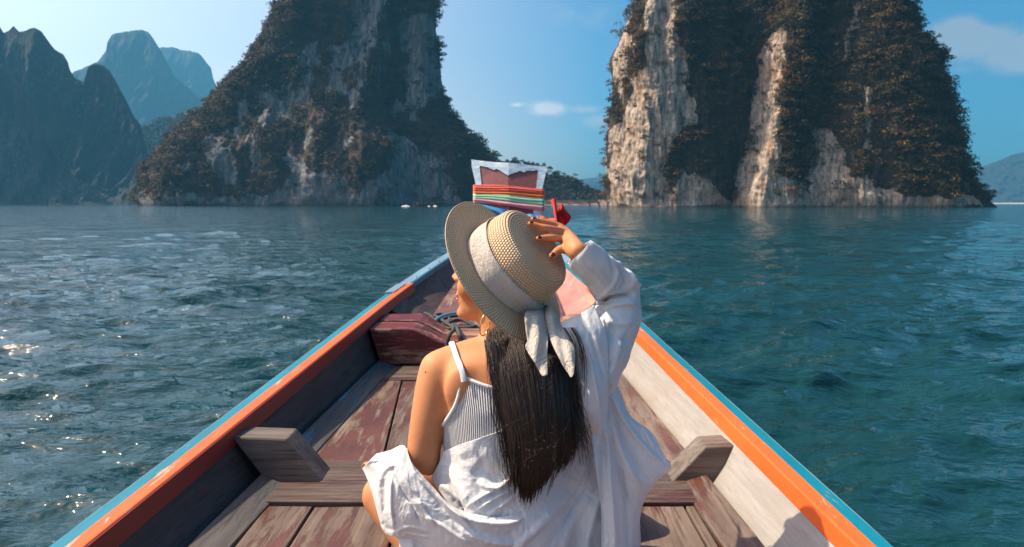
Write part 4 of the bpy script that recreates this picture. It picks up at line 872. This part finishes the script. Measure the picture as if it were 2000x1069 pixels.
def band():
    v = []; n = 160; m_ = 12
    for i in range(n):
        a = AK+2*math.pi*i/n; d = abs((a-AK+math.pi) % (2*math.pi)-math.pi); h = .010+.048*min(1, d/1.25)**.8
        lo = .003+.004*(1-min(1, d/.8)); tw = min(1, d/.9)
        for j in range(m_):
            t = j/(m_-1); z = lo+h*t; rr_ = np.interp(z, [0, .03, .075], [RC0, RC0-.002, RC1+.004])+.0042+.0016*math.sin(t*9+a*2)*(1.6-tw)+.0012*math.sin(a*7+t*3)+.004*(1-tw)*math.sin(math.pi*t)
            v.append(tuple(hat_pt(rr_, z, a)))
    me = np_mesh('ribbon_band', v, grid_faces(n, m_).tolist()+[(( n-1)*m_+j, (n-1)*m_+j+1, j+1, j) for j in range(m_-1)]); o = link('ribbon_band', me, ribm, hat); s = o.modifiers.new('s', 'SOLIDIFY'); s.thickness = .0018
band()
def hp(px, py, off=0): return float(hat_pt(RC0, .01, AK)[1]) - off
KY = hp(0, 0)
patch('ribbon_tail', [[(1050, 602, KY-.004), (1057, 602, KY-.012), (1064, 605, KY-.008)], [(1026, 612, 1.655), (1045, 616, 1.650), (1064, 622, 1.675)], [(1027, 640, 1.618), (1050, 646, 1.620), (1070, 650, 1.645)], [(1030, 664, 1.600), (1052, 668, 1.594), (1070, 672, 1.610)],
      [(1027, 680, 1.588), (1050, 686, 1.580), (1069, 690, 1.592)], [(1044, 708, 1.572), (1057, 712, 1.566), (1069, 714, 1.576)], [(1058, 733, 1.560), (1063, 735, 1.557), (1069, 732, 1.560)]], ribm, hat, res=(50, 24), fold=lambda x, y: .004*np.sin((x-1050)*.22+(y-600)*.03))
patch('ribbon_tail', [[(1062, 603, KY-.010), (1070, 596, KY-.010), (1078, 604, KY-.004)], [(1065, 618, 1.675), (1078, 614, 1.668), (1089, 620, 1.690)], [(1069, 640, 1.650), (1085, 640, 1.648), (1100, 640, 1.668)], [(1077, 668, 1.612), (1096, 664, 1.612), (1114, 662, 1.630)],
      [(1092, 700, 1.582), (1108, 694, 1.580), (1122, 684, 1.598)], [(1106, 724, 1.566), (1114, 720, 1.566), (1122, 712, 1.574)], [(1114, 736, 1.560), (1117, 737, 1.558), (1120, 732, 1.562)]], ribm, hat, res=(50, 24), fold=lambda x, y: .004*np.sin((x-1090)*.25-(y-600)*.05))
jm, N = new_mat('silver_beads'); finish(jm, N, Base_Color=(.35, .38, .42), Metallic=.9, Roughness=.2)
q = Parts(); rj = random.Random(2)
for k in range(16): q.ball(P(1062+rj.uniform(-4, 5), 596+k*.95+rj.uniform(-1, 1), KY-.02+rj.uniform(-.003, .003)), rj.uniform(.0018, .0034), seg=8)
link('ribbon_clasp', py_mesh('ribbon_clasp', q.v, q.f), jm, hat)

# ---------------- camisole
def seg_dist(x, y, poly):
    best = np.full(np.shape(x), 1e9); side_ = np.zeros(np.shape(x)); par = np.zeros(np.shape(x)); L = 0; tot = sum(math.dist(poly[i], poly[i+1]) for i in range(len(poly)-1))
    for (a, b) in zip(poly[:-1], poly[1:]):
        d = (b[0]-a[0], b[1]-a[1]); l2 = d[0]**2+d[1]**2+1e-9; t = np.clip(((x-a[0])*d[0]+(y-a[1])*d[1])/l2, 0, 1); dx = x-a[0]-t*d[0]; dy = y-a[1]-t*d[1]; q = np.hypot(dx, dy)
        m = q < best; best = np.where(m, q, best); side_ = np.where(m, np.sign(dx*d[1]-dy*d[0]), side_); par = np.where(m, (L+t*math.sqrt(l2))/tot, par); L += math.sqrt(l2)
    return best, side_, par
def folds(lst):
    def fn(x, y):
        r = np.zeros(np.shape(x))
        for (poly, h, w_, *k) in lst:
            d, s, t = seg_dist(x, y, smooth_poly(poly)); env = np.clip(np.minimum(t, 1-t)*6, 0, 1)**.7
            if k and k[0] == 'step': r += h*(.5+.5*np.tanh(d*s/w_))*env*np.exp(-np.maximum(d-w_*2, 0)/(w_*k[1] if len(k) > 1 else w_*10))
            elif k and k[0] == 'sharp': r += h*env*np.exp(-(d/w_))
            else: r += h*env*np.exp(-(d/w_)**2)
        return r
    return fn
def smooth_poly(p): A = crom(np.array(p, float), np.linspace(0, len(p)-1, (len(p)-1)*5+1)) if len(p) > 2 else np.array(p, float); return [tuple(q) for q in A]
cam_m, N = new_mat('ribbed_knit'); uvn = N('ShaderNodeUVMap').outputs[0]; ux = N('ShaderNodeSeparateXYZ', None, i0=uvn).outputs[0]
ribh = N.math('ABSOLUTE', N.math('SINE', N.math('MULTIPLY', ux, math.pi))); kn_ = N.noise(N('ShaderNodeTexCoord').outputs['Object'], 500, 3)
b = N('ShaderNodeBsdfPrincipled', None, Base_Color=N.ramp(ribh, [(.0, (.16, .15, .145)), (.45, (.60, .585, .57)), (1, (.70, .69, .68))]), Roughness=.9, Normal=N.bump(N.math('ADD', ribh, N.math('MULTIPLY', kn_, .2)), .8, .003)); N('ShaderNodeOutputMaterial', None, Surface=b)  # shade between the ribs is painted into the knit colour
knit_plain, N = new_mat('knit_binding'); finish(knit_plain, N, Base_Color=(.72, .71, .70), Roughness=.9, Normal=N.bump(N.noise(N('ShaderNodeTexCoord').outputs['Object'], 500, 3), .4, .001))
TOPX = [(862, 836), (868, 830), (880, 812), (890, 795), (897, 775), (901, 752), (904.5, 737), (907, 735), (922, 743), (945, 752), (970, 759), (1000, 762), (1030, 758), (1058, 742), (1064, 737), (1067, 752), (1075, 790), (1090, 820), (1104, 834)]
def camisole():
    n = 840; m_ = 40; v = []; uv = []; edge = []
    for i in range(n):
        th = 2*math.pi*i/n; py = 800.0
        for _ in range(14):
            q = torpt(py, th, .004); px, _y = proj(q)
            if math.sin(th) < 0: py += .7*(float(np.interp(px, [t[0] for t in TOPX], [t[1] for t in TOPX]))-_y)
            else: py = 815-50*math.sin(th)
        edge.append(py)
    edge = np.array(edge)
    for _ in range(8): edge = (np.roll(edge, 1)+edge+np.roll(edge, -1))/3
    E = []
    for i in range(n):
        th = 2*math.pi*i/n
        for j in range(m_):
            t = j/(m_-1); py = edge[i]+(985-edge[i])*t; rib = .0009*abs(math.sin(math.pi*i/n*184)); v.append(torpt(py, th, .0045+rib+.002*math.sin(py*.05+th*3)*t)); uv.append((i/n*184, t))
        E.append(torpt(edge[i], th, .007))
    me = np_mesh('camisole', np.array(v), np.concatenate([grid_faces(n, m_), np.array([((n-1)*m_+j, (n-1)*m_+j+1, j+1, j) for j in range(m_-1)])])); set_uv(me, uv)
    o = link('camisole', me, cam_m, body); s = o.modifiers.new('s', 'SOLIDIFY'); s.thickness = .002
    E = np.array(E); E = (np.roll(E, 1, 0)+E+np.roll(E, -1, 0))/3
    v, f = tube_mesh(np.vstack([E[::6], E[:1]]), .0045, 8, 1); link('camisole_binding', py_mesh('camisole_binding', v, f), knit_plain, body)
camisole()
def strap(pts, name='camisole_strap', w_=.0072):
    A = crom(np.array(pts), np.linspace(0, len(pts)-1, 40)); T = np.gradient(A, axis=0); v = []
    for i, q in enumerate(A):
        h, nn, ii, dd = bvh.find_nearest(Vector(q)); n = np.array(nn); t = T[i]/np.linalg.norm(T[i]); s = np.cross(t, n); s /= np.linalg.norm(s); c = np.array(h)+n*.0050
        for k, (e, up) in enumerate(((-1, 0), (-.6, .0016), (0, .002), (.6, .0016), (1, 0), (.6, -.001), (0, -.001), (-.6, -.001))): v.append(c+s*w_*e+n*up)
    link(name, np_mesh(name, v, grid_faces(len(A), 8, True)), knit_plain, body)
strap([onbody(907, 745), onbody(905, 733), onbody(900, 718), onbody(894, 702), onbody(889, 688), P(885, 677, 1.72), P(884, 680, 1.78), P(888, 710, 1.83), P(895, 760, 1.84)])
strap([onbody(1064, 738), onbody(1066, 715), onbody(1070, 695), P(1073, 680, 1.72), P(1073, 690, 1.79), P(1068, 740, 1.84)])

# ---------------- shirt
shirt_m = cloth('white_shirt', (.76, .76, .755), .14, weave=1500, wr=.55, rough=.9, crinkle=22, tint=(.85, .85, .85))
def rowsY(rows):  # (px, py, off, extra) -> depth measured from the back of the body
    return [[(q[0], q[1], float(backY(q[0], min(q[1], 1130)))-q[2]) for q in r] for r in rows]
shirt = body
def sheet(name, rows, fold=None, res=(90, 120), **kw): return patch(name, rows, shirt_m, body, res=res, th=.0014, fold=fold, crump=.0042, **kw)
MF = folds([
    ([(935, 938), (950, 952), (975, 950), (996, 932)], .010, 5), ([(930, 905), (955, 925), (985, 930)], -.013, 16),
    ([(908, 992), (945, 968), (985, 948), (1010, 915)], .007, 3.5), ([(930, 998), (965, 975), (1000, 955), (1020, 930)], .008, 3.5), ([(950, 1004), (985, 985), (1015, 960), (1035, 935)], .006, 4),
    ([(875, 905), (892, 945), (915, 985)], .008, 7), ([(905, 885), (925, 920), (950, 965)], -.006, 10),
    ([(1072, 1075), (1104, 1018), (1140, 960), (1166, 910), (1184, 860), (1192, 800)], -.007, 1.2, 'step', 14), ([(1008, 1080), (1058, 1034), (1105, 985), (1140, 930), (1162, 880)], .006, 1.4, 'step', 12),
    ([(960, 1120), (1020, 1060), (1075, 1005), (1110, 960)], .006, 8), ([(1100, 1080), (1120, 1020), (1150, 970)], .010, 9), ([(1140, 1100), (1155, 1020), (1185, 950)], .012, 10), ([(1180, 1110), (1190, 1030), (1205, 960)], -.010, 9), ([(1215, 1110), (1218, 1040), (1222, 975)], .012, 9),
    ([(1115, 720), (1135, 790), (1150, 850)], .006, 5), ([(1150, 760), (1165, 810), (1180, 870)], -.006, 6), ([(1125, 700), (1120, 760), (1128, 820)], -.005, 4), ([(1165, 740), (1180, 790), (1190, 840)], .007, 5)])
sheet('shirt_back', rowsY([
    [(864, 884, .020), (900, 868, .020), (945, 853, .018), (988, 836, .018), (1030, 800, .016), (1065, 750, .016), (1098, 690, .016), (1140, 690, .000), (1180, 712, -.02), (1204, 745, -.04)],
    [(872, 915, .030), (905, 905, .026), (948, 895, .022), (990, 885, .020), (1033, 865, .018), (1070, 840, .018), (1105, 810, .012), (1145, 800, .008), (1185, 805, -.01), (1208, 800, -.04)],
    [(885, 950, .036), (915, 950, .034), (955, 945, .028), (995, 940, .024), (1038, 930, .022), (1075, 915, .022), (1112, 900, .020), (1150, 895, .018), (1190, 895, .0), (1215, 890, -.03)],
    [(902, 985, .038), (930, 992, .040), (965, 992, .036), (1003, 988, .030), (1045, 980, .028), (1082, 970, .030), (1120, 965, .032), (1158, 965, .034), (1198, 968, .012), (1240, 965, -.03)],
    [(915, 1030, .035), (940, 1040, .040), (975, 1045, .040), (1010, 1045, .036), (1050, 1040, .036), (1090, 1035, .040), (1125, 1032, .045), (1162, 1032, .05), (1205, 1034, .03), (1250, 1030, -.02)],
    [(920, 1140, .03), (950, 1140, .04), (985, 1140, .04), (1018, 1140, .04), (1055, 1140, .04), (1095, 1140, .045), (1130, 1140, .06), (1165, 1140, .065), (1208, 1140, .04), (1252, 1140, .0)]]), MF, res=(150, 170))
sheet('shirt_tail', [[(1150, 745, 1.645), (1175, 745, 1.66), (1196, 748, 1.69), (1207, 756, 1.71)], [(1150, 800, 1.64), (1185, 800, 1.665), (1213, 799, 1.68), (1231, 812, 1.70)], [(1155, 850, 1.635), (1200, 850, 1.66), (1243, 848, 1.675), (1274, 847, 1.69)],
    [(1160, 890, 1.625), (1210, 893, 1.655), (1258, 890, 1.665), (1298, 891, 1.68)], [(1165, 925, 1.62), (1215, 928, 1.645), (1258, 925, 1.655), (1310, 914, 1.675)], [(1170, 960, 1.62), (1213, 965, 1.64), (1248, 958, 1.655), (1279, 944, 1.67)],
    [(1175, 1005, 1.62), (1210, 1008, 1.635), (1238, 1004, 1.66), (1254, 990, 1.69)], [(1175, 1060, 1.62), (1210, 1060, 1.63), (1232, 1060, 1.65), (1247, 1055, 1.69)], [(1175, 1140, 1.62), (1210, 1140, 1.62), (1232, 1140, 1.645), (1243, 1140, 1.68)]],
    folds([([(1190, 765), (1225, 830), (1270, 885), (1300, 912)], .010, 5), ([(1188, 770), (1215, 850), (1250, 910), (1279, 945)], -.010, 6), ([(1186, 775), (1205, 860), (1235, 925), (1255, 962)], .012, 7), ([(1184, 780), (1195, 870), (1215, 940), (1232, 1000)], -.009, 6),
           ([(1182, 790), (1190, 900), (1198, 1000), (1204, 1090)], .014, 7), ([(1210, 900), (1222, 980), (1228, 1080)], -.010, 6), ([(1240, 800), (1265, 850), (1285, 880)], .004, 3), ([(1178, 850), (1176, 950), (1180, 1080)], -.008, 8)]), res=(140, 90))
def sleeve(name, st, fold=None, nth=96, nr=120):
    A = np.array(st, float); A = crom(A, np.linspace(0, len(A)-1, nr)); v = []
    th = np.linspace(0, 2*math.pi, nth, endpoint=False)
    for (cx_, cy_, Y, ax, ay, b) in A:
        c = P(cx_, cy_, Y); e = P(cx_+ax, cy_+ay, Y)-c
        v.append(c[None]+np.cos(th)[:, None]*e[None]+np.sin(th)[:, None]*np.array((0, -b, 0))[None])
    v = np.array(v)
    n = (fbm(v*13+3, 3)*.005+(fbm(v*np.array((11, 11, 7))+.5*gnoise(v*20)[..., None], 3, .5, True)-.35)*.006)[..., None]; rad = v - v.mean(1, keepdims=True); rad /= np.linalg.norm(rad, axis=-1)[..., None]; v = v+rad*n
    if fold:
        px, py = proj(v); v = v + rad*(fold(px, py)*np.clip(np.sin(th)[None]*2+.3, 0, 1))[..., None]
    me = np_mesh(name, v.reshape(-1, 3), grid_faces(nr, nth, True)); o = link(name, me, shirt_m, body); m = o.modifiers.new('s', 'SOLIDIFY'); m.thickness = .0014; return o
sleeve('shirt_sleeve', [(1131.5, 492, 1.668, 21, -22, .030), (1139, 500, 1.675, 23, -25, .036), (1162, 520, 1.70, 26, -24, .043), (1186, 545, 1.73, 33, -24, .050), (1203, 566, 1.755, 41, -18, .056), (1208, 586, 1.765, 43, -4, .060), (1196, 616, 1.755, 54, 6, .066),
    (1172, 652, 1.74, 66, 16, .078), (1160, 700, 1.725, 62, 14, .082), (1153, 748, 1.715, 52, 2, .075), (1152, 785, 1.735, 46, 2, .052), (1152, 815, 1.75, 38, 0, .02)],
    folds([([(1160, 596), (1185, 584), (1212, 578), (1238, 574)], -.022, 3.5), ([(1166, 602), (1195, 596), (1225, 592), (1247, 596)], .012, 5), ([(1190, 500), (1205, 530), (1200, 555), (1180, 575), (1160, 585)], .008, 4), ([(1205, 520), (1222, 545), (1215, 560), (1205, 565)], -.008, 4), ([(1222, 527), (1236, 550), (1228, 566)], .010, 4), ([(1205, 508), (1215, 530), (1212, 545)], .006, 3),
           ([(1236, 548), (1246, 556), (1250, 562)], .008, 3), ([(1150, 556), (1165, 575), (1180, 585)], .006, 3),
           ([(1170, 622), (1200, 630), (1240, 632)], .009, 5), ([(1160, 650), (1200, 660), (1235, 662)], -.006, 6), ([(1190, 612), (1186, 640), (1165, 680), (1145, 720)], .010, 4), ([(1150, 655), (1162, 690), (1180, 730), (1200, 765)], .010, 2.5, 'sharp'), ([(1135, 650), (1150, 690), (1152, 740)], -.010, 4),
           ([(1215, 640), (1205, 690), (1190, 740)], .007, 7), ([(1112, 650), (1130, 690), (1132, 740)], .008, 4), ([(1200, 700), (1180, 725), (1165, 740)], -.006, 4), ([(1128, 512), (1155, 530), (1180, 560)], .004, 3)]))
# collar corner lying on the shoulder
sheet('shirt_collar', [[(1094, 632, 1.665), (1112, 622, 1.66), (1135, 612, 1.67), (1160, 596, 1.69)], [(1104, 645, 1.645), (1125, 640, 1.64), (1150, 632, 1.65), (1172, 624, 1.67)], [(1120, 668, 1.63), (1140, 668, 1.628), (1162, 664, 1.635), (1184, 655, 1.655)], [(1130, 705, 1.622), (1148, 708, 1.618), (1168, 706, 1.63), (1188, 700, 1.65)], [(1134, 750, 1.61), (1152, 755, 1.605), (1170, 758, 1.615), (1188, 758, 1.64)], [(1140, 810, 1.612), (1156, 815, 1.612), (1172, 818, 1.622), (1186, 818, 1.65)], [(1144, 860, 1.655), (1158, 865, 1.66), (1173, 868, 1.665), (1186, 868, 1.685)], [(1146, 915, 1.71), (1160, 920, 1.72), (1174, 922, 1.72), (1186, 922, 1.73)]],
    folds([([(1120, 640), (1148, 690), (1165, 760), (1172, 800)], .006, 3), ([(1150, 640), (1165, 690), (1180, 740)], -.006, 4), ([(1138, 690), (1142, 730), (1150, 780)], -.004, 3)]), res=(80, 50))
# slipped left sleeve, bunched round the elbow and sweeping across the lower back
v0 = [(735, 887, 1.80), (762, 880, 1.76), (789, 871, 1.69), (804, 904, 1.645), (824, 928, 1.625), (848, 954, 1.612), (876, 984, 1.600), (912, 1000, 1.590), (965, 1010, 1.580), (1010, 1002, 1.592), (1060, 972, 1.625)]
v4 = [(708, 915, 1.84), (716, 932, 1.80), (727, 962, 1.76), (738, 1003, 1.74), (749, 1037, 1.73), (769, 1048, 1.70), (812, 1056, 1.67), (860, 1085, 1.63), (925, 1110, 1.61), (1000, 1130, 1.615), (1080, 1130, 1.65)]
rows = []
for t in (0, .16, .38, .62, .85, 1):
    rows.append([tuple(np.array(a)*(1-t)+np.array(b_)*t - np.array((0, 0, .085*math.sin(math.pi*min(1, t*1.05))**.7*(1-.95*i/10)))) for i, (a, b_) in enumerate(zip(v0, v4))])
sheet('shirt_left_sleeve', rows, folds([
    ([(796, 880), (806, 915), (830, 945), (862, 975), (900, 1010), (928, 1040)], .011, 4), ([(768, 925), (790, 965), (808, 992), (825, 1030)], -.010, 3, 'sharp'), ([(764, 928), (763, 970), (764, 1005), (770, 1035)], .012, 4), ([(750, 935), (752, 975), (750, 1010)], -.010, 5),
    ([(775, 905), (750, 920), (738, 960), (745, 1005)], .008, 5), ([(822, 940), (848, 972), (870, 1000), (900, 1035)], -.007, 4), ([(831, 1010), (860, 1025), (890, 1046), (920, 1065)], .009, 4), ([(815, 975), (835, 1005), (850, 1030)], .008, 4), ([(745, 1008), (758, 1000), (768, 1008), (770, 1030)], .005, 4), ([(748, 1018), (755, 1030), (770, 1036)], -.006, 5),
    ([(850, 968), (890, 1002), (940, 1020), (1000, 1022), (1050, 1000)], .008, 5), ([(880, 1010), (930, 1035), (990, 1045), (1050, 1030)], -.006, 6), ([(900, 1040), (960, 1062), (1020, 1062), (1070, 1040)], .007, 6), ([(790, 1040), (815, 1046), (840, 1050)], .005, 3), ([(785, 925), (800, 950), (815, 965)], .004, 3), ([(771, 1040), (800, 1030), (838, 1040)], .006, 4),
    ([(735, 895), (755, 905), (768, 915)], .006, 4), ([(720, 905), (735, 905), (750, 895)], -.006, 4)]), res=(150, 190))
sheet('sleeve_lining', [[(842, 934, 1.68), (862, 896, 1.675), (870, 880, 1.665), (884, 876, 1.655)], [(862, 965, 1.65), (874, 935, 1.652), (888, 925, 1.645), (905, 920, 1.635)], [(892, 1010, 1.62), (905, 995, 1.625), (918, 990, 1.62), (935, 985, 1.612)]], folds([([(855, 945), (880, 960), (905, 985)], .008, 5)]), res=(40, 30))
sheet('shirt_hem', [[(770, 1035, 1.70), (830, 1040, 1.68), (900, 1060, 1.66), (1000, 1080, 1.65)], [(780, 1070, 1.70), (840, 1075, 1.665), (910, 1085, 1.64), (1000, 1095, 1.63)], [(775, 1150, 1.72), (840, 1150, 1.66), (915, 1150, 1.63), (1000, 1150, 1.62)]], folds([([(800, 1050), (815, 1120)], .01, 7)]), res=(30, 50))

# ---------------- hair
hairm, N = new_mat('dark_hair'); uvn = N('ShaderNodeTexCoord').outputs['Object']; g = N.noise(N.mapping(uvn, (260, 260, 5)), 1, 4, .6)
finish(hairm, N, Base_Color=N.ramp(g, [(.3, (.012, .008, .006)), (.7, (.036, .019, .012))]), Roughness=.31, Normal=N.bump(g, .6, .003))
HR = np.array([(600, 955, 1040, 1.80, .075), (640, 948, 1064, 1.765, .070), (665, 950, 1092, 1.718, .058), (700, 956, 1116, 1.668, .053), (760, 968, 1124, 1.630, .045), (820, 980, 1126, 1.610, .038), (880, 990, 1118, 1.596, .030), (930, 998, 1090, 1.585, .022), (965, 1004, 1060, 1.578, .014), (982, 1008, 1050, 1.575, .008)])
def hr(py): return [np.interp(py, HR[:, 0], HR[:, k]) for k in range(1, 5)]
def hairpt(py, s, lift=0):
    """s in -1..1 across, on the surface facing back"""
    xl, xr, Y, t = hr(min(py, 982)); return (xl+xr)/2+(xr-xl)/2*s, py, Y - t*math.sqrt(max(0, 1-min(1, abs(s))**2)) - lift
hv = []
for py in np.linspace(600, 905, 60):
    xl, xr, Y, t = hr(py); wv_ = 1
    for k in range(64):
        a = 2*math.pi*k/64; hv.append(P((xl+xr)/2+(xr-xl)/2*math.cos(a)*(.97+.03*math.sin(py*.05+k)), py, Y-(t*.93)*math.sin(a)*(1 if math.sin(a) > 0 else .35)))
hf_ = [tuple(q) for q in grid_faces(60, 64, True)]+[tuple(range(64))[::-1], tuple(59*64+k for k in range(64))]
hair = link('hair', py_mesh('hair', hv, hf_), hairm, body)
q = Parts(); R = []
for (u_, f_, b_, w_) in prof[5:]:
    R.append([H((f_*.80 if math.cos(a) > 0 else b_+.012)*math.cos(a), (w_+.010)*math.sin(a), u_+.006) for a in np.arange(48)*2*math.pi/48])
q.rings(R); link('hair_cap', py_mesh('hair_cap', q.v, q.f), hairm, body)
rs = np.random.default_rng(8); V = []; Fv = []
def strand(ctrl, r0, seg=3, sub=3):
    v, f = tube_mesh([P(*c) for c in ctrl], [r0, r0, r0*.3], seg, sub); o = len(V); V.extend(v); Fv.extend([tuple(i+o for i in t) for t in f])
locks = []
for k in range(170):
    c = -1+2*(k+.5)/170+rs.normal(0, .02); edge_ = abs(c+.2); locks.append((c, c+rs.normal(0, .09)-.04*c, 865+118*max(.12, min(1, 1.22-edge_*.72))*rs.uniform(.86, 1.03), rs.uniform(0, 6.28), rs.uniform(.015, .05), rs.uniform(.0, .0065), rs.normal(4, 11)))
for k in range(3800):
    c0, c1, yb, ph, am, lf, fl = locks[rs.integers(0, 170)]; o_ = rs.normal(0, 1); y0 = rs.uniform(630, 655); own = rs.random() < .34; y0 -= 18; pts = []
    yb2 = yb - abs(rs.normal(0, 14)) + (rs.uniform(-60, 20) if own else 0); w0, w1 = .026, (.07 if own else .011)
    for t in np.linspace(0, 1, 7):
        py = y0+(yb2-y0)*t; s = c0+(c1-c0)*t+am*(math.sin(ph+t*5)+.5*math.sin(ph*2+t*11))+o_*(w0+(w1-w0)*t**1.5)*(1.3+.6*math.sin(t*9+ph))
        a = hairpt(py, max(-1.06, min(1.06, s)), lf*math.sin(math.pi*min(1, t*1.1))+.0045*math.sqrt(max(0, 1-(o_/2.2)**2))+rs.uniform(-.001, .0012)); pts.append((a[0]+fl*max(0, t-.55)*1.6, a[1], a[2]))
    strand(pts, rs.uniform(.0004, .0009))
for k in range(70):   # ends blown out on the right
    a = hairpt(rs.uniform(700, 800), rs.uniform(.7, 1), .004); e = (rs.uniform(1128, 1160), rs.uniform(830, 915)); m1 = (a[0]+rs.uniform(0, 12), a[1]+45)
    strand([a, (m1[0], m1[1], a[2]), ((m1[0]+e[0])/2+4, (m1[1]+e[1])/2, 1.585), (e[0], e[1], 1.565)], rs.uniform(.0005, .001))
for k in range(60):   # left fringe
    x = rs.uniform(948, 985); strand([(x, rs.uniform(640, 660), 1.66), (x+rs.normal(6, 5), 720, 1.615), (x+rs.normal(18, 8), 800, 1.595), (x+rs.normal(28, 9), rs.uniform(860, 930), 1.58), (x+rs.normal(38, 12), rs.uniform(930, 985), 1.565)], rs.uniform(.0004, .0009))
for k in range(26):   # wisps on the right shoulder
    x = rs.uniform(1105, 1128); strand([(x-6, 640, 1.63), (x+10, 670, 1.615), (x+rs.uniform(10, 22), 720, 1.60), (x+rs.uniform(8, 20), rs.uniform(770, 830), 1.588)], rs.uniform(.0004, .0008))
for k in range(45):   # stray hairs crossing the mass
    x, y = rs.uniform(985, 1090), rs.uniform(690, 930); d = rs.normal(0, 30, 2); strand([(x, y, 1.55), (x+d[0]*.5, y+14, 1.545), (x+d[0], y+20+d[1]*.3, 1.55), (x+d[0]*1.5, y+18+d[1], 1.555)], .0004)
link('hair_strands', py_mesh('hair_strands', V, Fv), hairm, body)
# ================================================================== HAZE
def build_haze():
    m, N = new_mat('haze'); pv = N('ShaderNodeVolumePrincipled', None, Color=(.14, .52, .86), Density=HAZE_D, Anisotropy=.15)
    o = N('ShaderNodeOutputMaterial'); N.l.new(pv.outputs[0], o.inputs['Volume']); m.volume_intersection_method = 'ACCURATE' if hasattr(m, 'volume_intersection_method') else None
    x, y0, y1, z0, z1 = 5000, -400, 4000, -1.5, 800
    v = [(a, b, c) for a in (-x, x) for b in (y0, y1) for c in (z0, z1)]
    f = [(0, 1, 3, 2), (4, 6, 7, 5), (0, 4, 5, 1), (2, 3, 7, 6), (0, 2, 6, 4), (1, 5, 7, 3)]
    tag(link('haze', py_mesh('haze', v, f), m, smooth=False), kind='stuff', label='thin blue air between the boat and the far mountains', cat='haze')
HAZE_D = .00020
build_haze()
